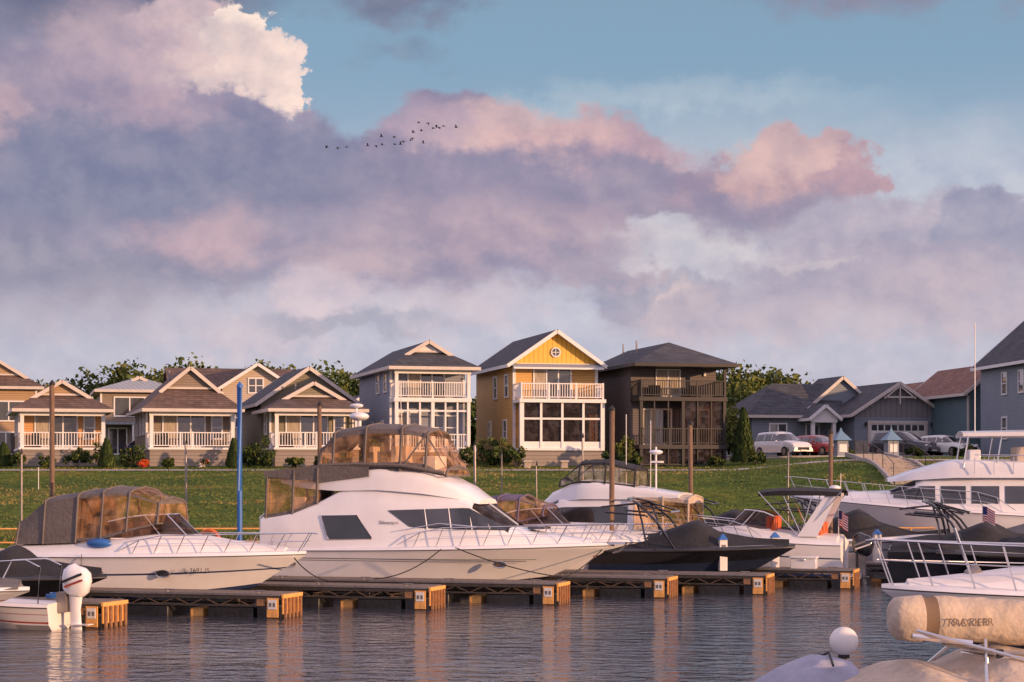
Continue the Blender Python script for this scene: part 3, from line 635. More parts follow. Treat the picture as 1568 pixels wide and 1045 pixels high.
for y in (0,2.0):
    rows=[]
    for x,r in ((-.2,.05),(.2,.22),(.8,.3),(7,.3)): rows.append([(x,y+r*cos(t),.1+r*sin(t)) for t in [2*pi*k/14 for k in range(14)]])
    m.loft(rows,GALV,True,(True,True))
m.box((.1,-.4,.42),(7,2.4,.52),DECK); m.box((.15,-.36,.52),(7,-.3,1.12),GELC); m.box((.15,2.3,.52),(7,2.36,1.12),GELC); m.box((.12,-.36,.52),(.2,2.3,1.1),GELC); m.done('pontoons_and_fence',e)
m=MB(); D=[(.05,1.08,1.14,1.35,1.3),(.35,1.1,1.26,1.38,1.1),(.7,1.1,1.42,1.38,.95),(1.1,1.1,1.36,1.38,.9),(1.6,1.1,1.58,1.38,.8),(2.1,1.1,1.5,1.38,.8),(3.2,1.1,1.64,1.38,.8),(7,1.1,1.66,1.38,.8)]
cab(m,D,BEIGE,BEIGE,crown=.1); o=m.done('playpen_cover',e); o.location=(0,1,0)
m=MB(); rows=[]
prof=[(0.0,.1),(.02,.17),(.07,.22),(.14,.24),(.35,.25),(.42,.225),(.5,.25)]+[(.5+.14*k,.245+.01*sin(k*2.3)) for k in range(1,26)]
for i,(x,r) in enumerate(prof):
    rows.append([(x,r*.85*cos(t),-.045*x+r*sin(t)*(1+.04*sin(x*4+3*t))+.008*sin(x*17+5*t)) for t in [2*pi*k/24 for k in range(24)]])
m.loft(rows,lambda i,j: BEIGED if i in (4,5) else BEIGE,True,(True,True)); o=m.done('stowed_bimini_boot',e); o.location=(.45,.9,1.98)
m=MB()
for y in (-.3,2.3):
    m.tube([(3.4,y,1.1),(.65,.6 if y<0 else 1.2,1.86)],.022,CHROME); m.tube([(1.1,y,1.1),(1.4,.55 if y<0 else 1.25,1.75)],.022,CHROME)
m.tube([(.95,.62,1.72),(1.6,.5,1.62),(4,.5,1.38)],.03,GALV); m.tube([(1.15,.6,1.62),(4,.45,1.22)],.025,CHROME); m.tube([(.6,.6,1.8),(1.25,.55,1.72)],.035,CHROME)
m.box((1.5,.44,1.52),(1.56,.5,1.66),BLACKG); m.box((2.0,.42,1.45),(2.07,.48,1.6),BLACKG); m.done('bimini_frame',e)
text('cover_lettering',e,'TRACKER',.115,(1.0,.655,1.90),(radians(88),0,0),BEIGED)
e=place('bow_rail_cruiser',13.6,38.0,0,186); m=MB(); info=hull(m,6.6,2.5,1.15,1.35,GEL,STRIPE_B,DECK,bottom=NAVY,crown=.15); m.done('hull',e)
m=MB(); cab(m,[(0,1.2,1.55,1.1,1),(2,1.2,1.7,1.1,.95),(3.6,1.2,1.75,1.0,.8),(5.0,1.3,1.6,.6,.4),(6.1,1.4,1.5,.2,.1)],GEL,DECK); m.done('deck',e)
m=MB(); bowrail(m,info,.25,.85,n=7,r=.022,inset=.1); m.tube([(4.6,-.5,1.4),(5.0,-.5,2.5)],.03,CHROME)
m.tube([(4.9,0,1.6),(4.7,0,1.75)],.12,GALV,8); m.done('rails',e)

# ------------------------------------------------------------------ houses
def fb(m,face,o,u0,u1,z0,z1,d0,d1,mt):
    if face=='f': m.box((u0,o-d1,z0),(u1,o-d0,z1),mt)
    elif face=='l': m.box((o-d1,u0,z0),(o-d0,u1,z1),mt)
    else: m.box((o+d0,u0,z0),(o+d1,u1,z1),mt)
def win(m,face,o,u,z,w,h,nx=1,nz=1,trim=None,gl=None,ft=.1,mt=.045,curt=None):
    trim=trim or TRIM; gl=gl or GLASS
    fb(m,face,o,u,u+w,z,z+h,.005,.02,gl)
    if curt:
        fb(m,face,o,u+.03,u+w*curt,z+.03,z+h-.03,.021,.026,CURT)
    fb(m,face,o,u-ft,u,z-ft,z+h+ft,.003,.07,trim); fb(m,face,o,u+w,u+w+ft,z-ft,z+h+ft,.003,.07,trim)
    fb(m,face,o,u,u+w,z-ft,z,.004,.075,trim); fb(m,face,o,u,u+w,z+h,z+h+ft,.004,.075,trim)
    for i in range(1,nx): fb(m,face,o,u+w*i/nx-mt,u+w*i/nx+mt,z,z+h,.027,.055,trim)
    for i in range(1,nz): fb(m,face,o,u,u+w,z+h*i/nz-mt*.7,z+h*i/nz+mt*.7,.027,.05,trim)
def railing(m,p,q,z,h,mt,sp=.2,post=True):
    p=Vector((*p,z));q=Vector((*q,z)); L=(q-p).length; n=max(2,int(L/sp))
    up=Vector((0,0,1))
    m.beam(p+up*h,q+up*h,.09,.06,mt); m.beam(p+up*.12,q+up*.12,.05,.05,mt)
    for i in range(1,n):
        a=p.lerp(q,i/n); m.box((a.x-.02,a.y-.02,z+.12),(a.x+.02,a.y+.02,z+h-.02),mt)
    k=max(1,round(L/2.0))
    for i in range(k+1):
        a=p.lerp(q,i/k); m.box((a.x-.05,a.y-.05,z),(a.x+.05,a.y+.05,z+h+.06),mt)
def roof(m,w,d,He,Hr,yg,zg,rm,fas,gm,o=.45,y0=0,x0=0):
    xl0,xr0=x0-o,x0+w+o; cx=x0+w/2; yf=y0-o; yb=y0+d+o
    f=(zg-He)/(Hr-He); xl=xl0+(cx-xl0)*f; xr=xr0+(cx-xr0)*f
    T=.16
    if zg<=He+.01:
        for xa in (xl0,xr0):
            m.loft([[(xa,yf,He),(xa,yb,He)],[(cx,yf,Hr),(cx,yb,Hr)]],rm)
            m.loft([[(xa,yf+.05,He-T),(xa,yb,He-T)],[(cx,yf+.05,Hr-T),(cx,yb,Hr-T)]],fas)
            m.beam((xa,yf-.01,He-.11),(cx,yf-.01,Hr-.11),.07,.22,fas); m.beam((xa,yb,He-.11),(cx,yb,Hr-.11),.07,.22,fas)
            m.beam((xa,yf,He-.1),(xa,yb,He-.1),.06,.2,fas)
        m.face([(x0+.01,y0+.004,He-.3),(x0+w-.01,y0+.004,He-.3),(x0+w-.01,y0+.004,He+ (Hr-He)*o/(w/2+o)-T),(cx,y0+.004,Hr-T-.02),(x0+.01,y0+.004,He+(Hr-He)*o/(w/2+o)-T)],gm)
        yb2=y0+d-.01
        m.face([(x0+.01,yb2,He-.3),(x0+w-.01,yb2,He-.3),(x0+w-.01,yb2,He+.1),(cx,yb2,Hr-T),(x0+.01,yb2,He+.1)],gm)
    else:
        m.face([(xl0,yf,He),(xl,yg,zg),(cx,yg,Hr),(cx,yb,Hr),(xl0,yb,He)],rm)
        m.face([(xr0,yf,He),(xr0,yb,He),(cx,yb,Hr),(cx,yg,Hr),(xr,yg,zg)],rm)
        m.face([(xl0,yf,He),(xr0,yf,He),(xr,yg,zg),(xl,yg,zg)],rm)
        m.face([(xl0,yb,He),(cx,yb,Hr),(xr0,yb,He)],gm)
        if zg<Hr-.05:
            m.face([(xl,yg,zg),(xr,yg,zg),(cx,yg,Hr)],gm)
            g=.3
            for xa,sg in ((xl,-1),(xr,1)):
                m.loft([[(xa+sg*.25,yg-g,zg-.12),(xa+sg*.25,yg+.6,zg-.12+.03)],[(cx,yg-g,Hr+.05),(cx,yg+.6,Hr+.03)]],rm)
                m.beam((xa+sg*.25,yg-g-.01,zg-.22),(cx,yg-g-.01,Hr-.06),.06,.22,fas)
            m.box((xl+.1,yg-.1,zg+.02),(xr-.1,yg-.02,zg+.14),fas)
        m.beam((xl0,yf-.01,He-.1),(xr0,yf-.01,He-.1),.06,.2,fas); m.beam((xl0-.01,yf,He-.1),(xl0-.01,yb,He-.1),.06,.2,fas); m.beam((xr0+.01,yf,He-.1),(xr0+.01,yb,He-.1),.06,.2,fas)
        m.face([(xl0,yf,He-.17),(xr0,yf,He-.17),(xr0,yb,He-.17),(xl0,yb,He-.17)],fas)

def cottage(X,Y,z,rot,w,d,wall,rm,Hr,zg,inner,He=3.75,second=None):
    e=place('lakeside_cottage',X,Y,z,rot)
    m=MB(); m.box((0,.02,-1.5),(w,d,1.25),LATT); m.box((-.08,-.08,1.25),(w+.08,d,1.38),TRIM)
    pd=1.9
    m.box((0.0,pd,1.38),(w,d,He-.17),wall)
    m.box((0.02,pd-.012,1.39),(w-.02,pd-.002,He-.18),inner)
    for x in (0,w): m.box((x-.06,pd-.07,1.38),(x+.06,pd+.08,He-.18),TRIM)
    m.done('walls',e)
    p=MB()
    for x in (.12,w-.12): p.box((x-.11,.05,1.38),(x+.11,.27,He-.17),TRIM)
    for x in (w*.36,): p.box((x-.05,.05,1.38),(x+.05,.15,2.3),TRIM)
    railing(p,(.12,.14),(w-.12,.14),1.38,.92,TRIM,.17); railing(p,(.1,.2),(.1,pd),1.38,.92,TRIM,.17); railing(p,(w-.1,.2),(w-.1,pd),1.38,.92,TRIM,.17)
    p.box((-.02,.03,He-.42),(w+.02,.09,He-.18),TRIM)
    p.box((w*.15,.9,1.38),(w*.15+.5,1.4,1.85),DTRIM); p.box((w*.15,1.35,1.85),(w*.15+.5,1.42,2.3),DTRIM)
    p.done('porch',e)
    g=MB(); win(g,'f',pd-.012,w*.2,1.5,w*.48,1.95,3,1,curt=.3); win(g,'f',pd-.012,w*.78,2.0,.55,1.3,1,2)
    for u in (3.2,5.4,7.8): win(g,'l',0,u,2.3,.8,1.2,1,2)
    g.done('windows',e)
    r=MB(); roof(r,w,d,He,Hr,1.35,zg,rm,FASC,wall if second is None else second,.5)
    r.tube([(w*.35,d*.6,He),(w*.35,d*.6,Hr+.0)],.06,GALV); r.done('roof',e)
    return e
cottage(-30.0,119.5,3.9,16,5.1,10,SD_BN,SH_BR,5.55,4.6,SD_OR)
cottage(-22.1,119.5,3.9,16,5.2,10,SD_TP,SH_BR,6.4,5.0,SD_TP)
ec=cottage(-14.45,119.5,3.9,16,5.2,5.5,SD_OL,SH_BR,5.45,4.5,SD_OL)
m=MB(); m.box((-.2,4.5,-1),(5.9,13,4.0),SD_OL); roof(m,6.1,8.5,4.2,6.6,4.5,4.2,SH_DK,FASC,SD_OL,.4,y0=4.5,x0=-.2); m.done('rear_wing',ec)

def blue_house():
    e=place('two_storey_blue_house',-7.15,120,3.9,15); w=4.75;d=12; z1=1.25;z2=4.35;He=6.35;Hr=8.05; pd=1.6
    m=MB(); m.box((0,pd,-1.5),(w,d,He-.17),SD_BL); m.box((0,.02,-1.5),(w,pd,z1-.05),LATT); m.done('walls',e)
    p=MB()
    for x in (.1,w/2,w-.1):
        p.box((x-.1,.03,z1),(x+.1,.25,z2-.15),TRIM)
        if x!=w/2: p.box((x-.1,.03,z2+.1),(x+.1,.25,He-.17),TRIM)
    p.box((-.06,-.02,z2-.15),(w+.06,pd,z2+.1),TRIM); p.box((-.06,-.02,z1-.15),(w+.06,pd,z1),TRIM); p.box((-.04,.0,He-.42),(w+.04,.1,He-.18),TRIM)
    for x in (w*.17,w*.33,w*.67,w*.83): p.box((x-.05,.08,z1),(x+.05,.18,z2-.15),TRIM)
    p.box((0,.1,z2-.75),(w,.16,z2-.65),TRIM)
    railing(p,(.1,.14),(w-.1,.14),z2+.1,.95,TRIM,.15); railing(p,(.1,.14),(w-.1,.14),z1,.95,TRIM,.15); railing(p,(.1,.2),(.1,pd),z2+.1,.95,TRIM,.15)
    p.box((w*.6,1.0,z2+.1),(w*.6+.5,1.5,z2+.6),DTRIM)
    for x in (.05,w-.05): p.box((x-.08,pd-.04,z1),(x+.08,pd+.02,He-.2),TRIM)
    p.done('porches',e)
    g=MB(); win(g,'f',pd,w*.25,z2+.15,2.2,1.75,3,1,curt=.3); win(g,'f',pd,w*.12,z1+.1,1.3,2.2,2,1,curt=.4); win(g,'f',pd,w*.55,z1+.7,1.6,1.4,2,2)
    for u in (2.6,5.0,): win(g,'l',0,u,z2+.6,.8,1.2,1,2)
    for u in (3.6,7): win(g,'l',0,u,z1+.9,.6,.9)
    g.done('windows',e)
    r=MB(); roof(r,w,d,He,Hr,1.4,He+.95,SH_DK,FASC,TRIM,.5); r.done('roof',e)
blue_house()
def yellow_house():
    e=place('two_storey_yellow_house',.5,120,3.9,14); w=5.4;d=12; z1=1.2;z2=4.35;He=6.6;Hr=8.75; pd=1.7
    m=MB(); m.box((0,pd,-1.5),(w,d,He-.17),SD_YE); m.box((0,.02,-1.5),(w,pd,z1-.05),LATT)
    m.done('walls',e)
    p=MB()
    p.box((0,.02,z1+.0),(w,pd,z1+.15),TRIM); p.box((-.06,-.12,z2-.2),(w+.06,pd,z2+.02),TRIM)
    for x in (.12,w-.12): p.box((x-.13,.0,z1),(x+.13,.26,z2-.2),TRIM)
    p.box((.0,.1,z1),(w,.16,z1+.55),TRIM)
    for i in range(1,4): p.box((w*i/4-.07,.05,z1),(w*i/4+.07,.17,z2-.2),TRIM)
    p.box((0,.06,z1+1.9),(w,.17,z1+2.02),TRIM)
    railing(p,(.1,.05),(w-.1,.05),z2+.02,.95,TRIM,.16); railing(p,(.08,.1),(.08,pd),z2+.02,.95,TRIM,.16)
    railing(p,(w-.08,.1),(w-.08,pd),z2+.02,.95,TRIM,.16)
    for x in (.04,w-.04): p.box((x-.09,pd-.05,z1),(x+.09,pd+.03,He-.1),TRIM)
    p.done('sunroom_and_balcony',e)
    g=MB(); win(g,'f',pd,w*.25,z2+.1,2.3,2.0,3,1,curt=.35)
    fb(g,'f',.2,.2,w-.2,z1+.55,z2-.2,0,.02,SHIELD)
    win(g,'f',pd,w*.1,z1+.3,w*.8,2.1,5,1,curt=.3)
    g.box((w*.2,.7,z1+.2),(w*.2+.9,1.3,z1+.9),CURT); g.box((w*.6,.7,z1+.2),(w*.6+.7,1.3,z1+1.0),CURT)
    for u in (3,6.0,): win(g,'l',0,u,z2+.3,.8,1.3,1,2)
    for u in (3.4,7.5): win(g,'l',0,u,z1+.6,.8,1.3,1,2)
    g.tube([(w/2+.28*cos(t),pd-.06,7.35+.28*sin(t)) for t in [2*pi*k/18 for k in range(19)]],.05,TRIM); g.disc((w/2,pd-.04,7.35),'y',.27,.03,GLASS)
    g.box((w/2-.28,pd-.08,7.33),(w/2+.28,pd-.06,7.37),TRIM); g.box((w/2-.02,pd-.083,7.08),(w/2+.02,pd-.062,7.62),TRIM)
    g.box((.2,pd-.12,He-.15),(w-.2,pd-.01,He+.05),TRIM)
    g.done('windows',e)
    r=MB(); roof(r,w,d-pd,He-.05,Hr,0,He-.05,SH_DK,TRIM,SD_YE2,.5,y0=pd)
    r.loft([[(-.2,pd-.9,He-.25),(w+.2,pd-.9,He-.25)],[(-.2,pd-.02,He+.05),(w+.2,pd-.02,He+.05)]],METR); r.box((-.2,pd-.93,He-.35),(w+.2,pd-.88,He-.24),TRIM)
    r.done('roof',e)
yellow_house()
def dark_house():
    e=place('three_storey_dark_house',7.85,120,3.3,14); w=5.6;d=11; lv=[.3,2.15,5.1];He=7.15;Hr=8.65; pd=1.9
    m=MB(); m.box((0,pd,-1.5),(w,d,He-.17),SD_DK); m.done('walls',e)
    p=MB()
    for x in (.1,w*.5,w-.1): p.box((x-.09,.03,-.6),(x+.09,.2,lv[2]+.0),DTRIM)
    p.box((w-.16,.03,lv[2]),(w,.18,He-.17),DTRIM)
    for z in lv[1:]: p.box((-.06,-.05,z-.25),(w+.06,pd,z),DTRIM)
    railing(p,(.1,.05),(w-.1,.05),lv[2],1.0,DTRIM,.15); railing(p,(.05,.1),(.05,pd),lv[2],1,DTRIM,.15); railing(p,(.1,.08),(w-.1,.08),lv[1],1.0,DTRIM,.15)
    railing(p,(w-.05,.1),(w-.05,pd),lv[2],1,DTRIM,.15)
    for x in (w*.17,w*.33,w*.67,w*.83): p.box((x-.04,.08,-.6),(x+.04,.14,lv[2]-.25),DTRIM)
    p.box((0,.08,.9),(w,.14,.98),DTRIM)
    for x in (1,3.6): p.box((x,.9,lv[2]),(x+.6,1.5,lv[2]+.75),BLACKC)
    p.done('balconies',e)
    g=MB(); win(g,'f',pd,w*.3,lv[2]+.15,1.5,1.6,2,1,gl=CURT,ft=.07); win(g,'f',pd,w*.12,lv[1]+.1,1.9,2.1,3,1,trim=FASC,gl=GLASS,curt=.5); win(g,'f',pd,w*.6,lv[1]+.1,1.7,2.1,3,1,trim=FASC,gl=GLASS,curt=.3)
    win(g,'f',pd,w*.2,0,1.8,1.5,2,1,trim=DTRIM); win(g,'f',pd,w*.62,0,1.5,1.5,2,1,trim=DTRIM)
    fb(g,'f',.2,.2,w-.2,-.5,lv[1]-.25,0,.02,SHIELD); fb(g,'f',.2,w*.5,w-.2,lv[1],lv[2]-.25,0,.02,SHIELD)
    g.box((w*.85,pd-.12,lv[2]+1.4),(w*.85+.15,pd-.01,lv[2]+1.65),SIGNW)
    g.done('windows',e)
    r=MB(); roof(r,w,d,He,Hr,w/2,Hr-.01,SH_DK,DTRIM,SD_DK,.55); r.tube([(w*.3,6,He),(w*.3,6,Hr+.3)],.06,GALV); r.tube([(w*.25,8,He),(w*.25,8,Hr+.2)],.05,GALV); r.done('roof',e)
dark_house()

def simple_house(name,X,Y,z,rot,w,d,He,Hr,wall,rm,zg=None,fas=None,wins=(),gm=None,side=(),porch=False):
    e=place(name,X,Y,z,rot); m=MB(); m.box((0,0,-1.5),(w,d,He-.17),wall)
    for x in (0,w): m.box((x-.07,-.03,-.5),(x+.07,.05,He-.18),fas or TRIM)
    m.done('walls',e)
    g=MB()
    for a in wins: win(g,'f',0,*a)
    for a in side: win(g,'l',0,*a)
    if porch:
        g.box((.1,-1.6,2.5),(w*.8,0,2.65),METR)
        for x in (.2,w*.4,w*.75): g.box((x-.07,-1.55,0),(x+.07,-1.4,2.5),TRIM)
    g.done('windows',e)
    r=MB(); roof(r,w,d,He,Hr,.8,He if zg is None else zg,rm,fas or FASC,gm or wall,.5); r.done('roof',e)
    return e
simple_house('back_row_house',-40.2,138,4.6,15,6.5,9,5.3,7.6,SD_BN,SH_BR,6.1,None,[(1,1,1,1.5,1,2),(3.6,2.9,2,1.3,2,1),(3.6,.5,1.6,1.5,2,1)])
simple_house('back_row_house',-30.2,144,4.8,14,5.6,8,5.1,6.1,SD_TP,METR,6.0,None,[(1,3.2,3.2,1.3,3,1),(.6,.4,1.2,1.8,2,1)],porch=True)
eh=simple_house('back_row_house',-21.6,146,4.9,14,5.2,8,5.1,7.1,SD_CR,SH_BR,None,TRIM,[(2.0,4.9,1,1.0,2,2),(1,2.3,1.4,1.4,2,2),(3.0,2.3,1.4,1.4,2,2)])
m=MB(); m.box((-3.5,1,-1),(0,8,4.9),SD_CR); m.loft([[(-3.9,.4,4.9),(3,.4,4.9)],[(-3.9,4.5,6.9),(6,4.5,6.9)],[(-3.9,8.5,4.9),(6,8.5,4.9)]],SH_BR); m.done('side_wing',eh)
simple_house('back_row_house',-13.6,150,4.9,14,5,8,3.4,5.0,SD_OL,SH_DK,None,TRIM,[(1,1.8,1,1.2,1,2)])

def ranch():
    e=place('ranch_house',24.3,139,5.15,14)
    m=MB(); m.box((0,0,-1),(6.6,10,2.55),SD_GR)
    m.box((-6.6,3,-1),(0,9.6,2.55),SD_GR); m.done('walls',e)
    r=MB(); roof(r,6.6,10,2.75,5.1,0,2.75,SH_DK,FASC,SD_GRV,.5)
    r.face([(-7.1,2.5,2.75),(0.6,2.5,2.75),(1.2,6.3,5.2),(-3.8,6.3,5.2)],SH_DK); r.face([(-7.1,10.1,2.75),(1.2,10.1,2.75),(1.2,6.3,5.2),(-3.8,6.3,5.2)],SH_DK); r.face([(-7.1,2.5,2.75),(-7.1,10.1,2.75),(-3.8,6.3,5.2)],SH_DK)
    r.beam((-7.1,2.48,2.65),(.0,2.48,2.65),.06,.2,FASC); r.beam((-7.12,2.5,2.65),(-7.12,10.1,2.65),.06,.2,FASC)
    roof(r,5.4,4.0,3.2,5.7,0,3.2,SH_DK,FASC,SD_GR,.3,y0=4.3,x0=-1.8)
    r.box((-1.8,4.3,2.5),(3.6,8.3,3.1),SD_GR)
    roof(r,2.0,2.2,2.5,3.5,0,2.5,SH_DK,TRIM,TRIM,.25,y0=.9,x0=-2.9)
    r.done('roof',e)
    g=MB()
    for x in (-2.7,-1.1): g.box((x-.12,1.0,-.2),(x+.12,1.25,2.4),TRIM); g.box((x-.2,.92,-.3),(x+.2,1.3,.9),STONE)
    win(g,'f',3,-2.4,.1,.9,2.0,1,1); win(g,'f',3,-5.2,.9,1.2,1.2,2,2); win(g,'l',-6.6,5,.9,1,1.2,1,2)
    fb(g,'f',0,1.2,5.4,0,2.1,.005,.03,TRIM)
    for i in range(4):
        for j in range(8):
            x=1.25+j*.52; z=.05+i*.51
            fb(g,'f',0,x+.04,x+.46,z+.05,z+.45,.03,.045,SIGNW if i<3 else GLASS)
    fb(g,'f',0,1.0,1.2,-.1,2.3,.004,.08,FASC); fb(g,'f',0,5.4,5.6,-.1,2.3,.004,.08,FASC); fb(g,'f',0,1.0,5.6,2.1,2.32,.005,.09,FASC)
    fb(g,'f',0,0,1.0,-.5,.9,.005,.12,STONE); fb(g,'f',0,5.6,6.6,-.5,.9,.005,.12,STONE)
    g.beam((2.1,-.45,3.9),(3.3,-.45,4.8),.08,.1,FASC); g.beam((4.5,-.45,3.9),(3.3,-.45,4.8),.08,.1,FASC); g.beam((2.1,-.45,4.0),(4.5,-.45,4.0),.08,.1,FASC); g.beam((3.3,-.45,3.5),(3.3,-.45,4.8),.08,.08,FASC)
    for x in (.8,5.9): fb(g,'f',0,x-.07,x+.07,1.9,2.2,.09,.2,DTRIM)
    g.done('garage_door_and_trim',e)
ranch()
simple_house('teal_house',31.2,134,5.0,10,4.3,10,4.2,6.3,SD_TE,SH_RD,None,FASC,[(1.3,1.0,.9,1.6,1,2),(2.6,1.0,.9,1.6,1,2)])
simple_house('brown_roof_house',33.4,165,5.4,10,4.5,8,4.4,6.2,SD_CR,SH_RD,5.6,FASC,[(1,1,1,1.3)])
simple_house('slate_gable_house',32.6,122,4.7,6,7,10,6.1,9.6,SD_GR,SH_DK,None,TRIM,[(.6,4.2,.8,1.4,1,2),(.6,1.3,.8,1.4,1,2),(2.4,4.2,.8,1.4,1,2),(2.4,1.3,.8,1.4,1,2)],side=[(2,4.2,.8,1.3,1,2),(5,1.3,.8,1.3,1,2),(5,4.2,.8,1.3,1,2)])
for x,y in ((.9,117.2),(3.1,117.0)):
    e=place('stone_gate_pier',x,y,3.4,10); m=MB(); m.box((-.2,-.2,-1),(.2,.2,.95),STONE); m.box((-.26,-.26,.95),(.26,.26,1.07),CONC); m.done('pier',e,bevel=.02)
for x in (20.9,24.1):
    e=place('information_kiosk',x,124.5,4.7,12); m=MB(); m.box((-.36,-.36,-.5),(.36,.36,1.1),SD_BL); m.box((-.43,-.43,-.4),(.43,.43,.1),TRIM)
    m.loft([[(-.55,-.55,1.1),(.55,-.55,1.1),(.55,.55,1.1),(-.55,.55,1.1)],[(-.1,-.1,1.65),(.1,-.1,1.65),(.1,.1,1.65),(-.1,.1,1.65)],[(-.02,-.02,1.9),(.02,-.02,1.9),(.02,.02,1.9),(-.02,.02,1.9)]],BLUER,True,(True,True)); m.box((-.25,-.385,.35),(.25,-.37,.85),TRIM); m.done('kiosk',e)

# ------------------------------------------------------------------ terrain
def hgt(x,y):
    z=interp([(60,-2.5),(72,-.8),(76,.3),(79,1.0),(112,3.75),(117,4.0),(125,4.35),(138,5.0),(200,6),(1600,6)],y)
    r=max(0,min(1,(x-12)/8)); r=r*r*(3-2*r); k=max(0,min(1,(y-84)/30))*max(0,min(1,(134-y)/14))
    z+=r*k*.6
    if 76<y<112: z+=.6*(noise.noise(Vector((x*.06,y*.07,0))))+.09*noise.noise(Vector((x*.5,y*.5,3)))
    return z

# ------------------------------------------------------------------ cars
def car(X,Y,rot,col,name='parked_car',suv=False):
    e=place(name,X,Y,hgt(X,Y)+.04,rot); P=mat('car_paint',col,.25,.1,.05,coat=.8); m=MB(); hs=.12 if suv else 0
    st=[(0,.35,.75,.8,.76),(.12,.28,.95+hs,.88,.82),(.8,.28,1.0+hs,.92,.85),(2.3,.28,.98+hs,.92,.86),(3.4,.28,.95+hs,.92,.84),(4.3,.28,.8+hs,.88,.76),(4.6,.34,.62,.78,.7)]
    D=cab(m,st,P,P,crown=.03)
    top=1.42+hs*2
    st2=[(.25,.95+hs,1.0+hs,.82,.78),(.75 if not suv else .4,.95+hs,top-.05,.84,.68),(1.6,.97+hs,top,.85,.68),(2.4,.96+hs,top-.02,.85,.67),(3.4,.93+hs,.97+hs,.8,.74)]
    D2=cab(m,st2,TINT,P,TINT,(2.55,3.3),crown=.03)
    m.done('body',e)
    g=MB()
    for x in (.9,3.7):
        for s in (-1,1):
            g.disc((x,s*.83,.33),'y',.33,.2,RUBBER,20); g.disc((x,s*.94,.33),'y',.21,.02,GALV,12)
    for x in (1.35,2.2):
        for s in (-1,1): g.beam((x,s*.865,.95+hs),(x+.02,s*.70,top-.06),.06,.03,P)
    for s in (-1,1):
        g.ball((4.42,s*.62,.72),.14,SIGNW,8,6,(.7,1.2,.6)); g.box((0.0,s*.7-.12,.7),(.06,s*.7+.12,.9),REDP); g.ball((2.9,s*.98,1.02),.09,P,8,6,(.8,1.2,.8))
    g.box((4.55,-.45,.42),(4.63,.45,.62),BLACKG); g.box((4.6,-.24,.36),(4.64,.24,.45),SIGNW); g.done('wheels_and_lights',e)
car(17.0,132.8,-62,(.7,.7,.72),suv=True); car(19.3,133,-58,(.35,.02,.02)); car(24.6,132.5,-45,(.03,.035,.05),suv=True); car(27.6,132.5,-55,(.7,.7,.7))
car(-25.3,131,-30,(.05,.1,.18)); car(-12.5,132,-20,(.3,.3,.32))

m=MB()
xs=[-900,-500,-250,-120]+[-80+i*1.6 for i in range(101)]+[120,250,500,900]
ys=[60,68,72,74,76]+[77+i*1.3 for i in range(60)]+[165,185,220,300,500,900,1600]
m.loft([[(x,y,hgt(x,y)) for x in xs] for y in ys],GRASS); m.done('ground')
m=MB(); m.loft([[(x,y,hgt(x,y)+.03) for x in [12+i*1.6 for i in range(25)]] for y in [129.2+i*1.2 for i in range(6)]],ASPH); m.done('road')
m=MB()
for yy in (128.9,135.5):
    m.loft([[(x,yy+a,hgt(x,yy)+b) for x in [12+i*1.6 for i in range(25)]] for a,b in ((0,-.1),(0,.12),(.15,.12),(.15,-.1))],CONC)
m.done('kerb')
m=MB(); m.loft([[(x,y,hgt(x,y)+.035) for x in [-40+i*1.6 for i in range(46)]] for y in [113.2,114.0,114.6]],CONC); m.done('footpath')
SX=20.6
e=place('concrete_stairs',SX,100,0,-3); m=MB()
for i in range(20):
    y=i*.98; z=hgt(SX,100+y)+.2; m.box((-1.05,y,z-.6),(1.05,y+.93,z),CONC); m.box((-1.04,y-.02,z-.13),(1.04,y-.002,z-.02),STONE)
for s in (-1,1):
    for k in range(10):
        m.beam((s*1.18,k*2,hgt(SX,100+k*2)+.12),(s*1.18,k*2+2,hgt(SX,102+k*2)+.12),.16,.26,CONC)
    for k in range(5): m.tube([(s*1.12,k*4,hgt(SX,100+k*4)+.1),(s*1.12,k*4,hgt(SX,100+k*4)+1.1)],.02,DTRIM,5)
    m.tube([(s*1.12,k*2,hgt(SX,100+k*2)+1.1) for k in range(9)],.02,DTRIM,5)
m.done('steps',e)

# water
wm,nt,bs=newmat('water'); N=nt.nodes;Lk=nt.links
bs.inputs['Base Color'].default_value=(.04,.045,.062,1); bs.inputs['Roughness'].default_value=.05; bs.inputs['IOR'].default_value=1.333; bs.inputs['Specular IOR Level'].default_value=1.0
tc=N.new('ShaderNodeTexCoord'); 
def nz(scale,sx,sy,det,rot=0):
    mp=N.new('ShaderNodeMapping'); mp.inputs['Scale'].default_value=(sx,sy,1); mp.inputs['Rotation'].default_value=(0,0,rot); Lk.new(tc.outputs['Object'],mp.inputs[0])
    n=N.new('ShaderNodeTexNoise'); n.inputs['Scale'].default_value=scale; n.inputs['Detail'].default_value=det; n.inputs['Distortion'].default_value=.3; Lk.new(mp.outputs[0],n.inputs['Vector']); return n
n1=nz(1.5,.7,1.2,2,.25); n2=nz(5.0,.8,1.1,3,-.2); n3=nz(.12,1,1,2)
mr=N.new('ShaderNodeMapRange'); mr.inputs[1].default_value=.35; mr.inputs[2].default_value=.65; mr.inputs[3].default_value=.45; mr.inputs[4].default_value=1; Lk.new(n3.outputs[0],mr.inputs[0])
ad=N.new('ShaderNodeMath'); ad.operation='MULTIPLY_ADD'; ad.inputs[1].default_value=.42; Lk.new(n2.outputs[0],ad.inputs[0]); Lk.new(n1.outputs[0],ad.inputs[2])
ml=N.new('ShaderNodeMath'); ml.operation='MULTIPLY'; Lk.new(ad.outputs[0],ml.inputs[0]); Lk.new(mr.outputs[0],ml.inputs[1])
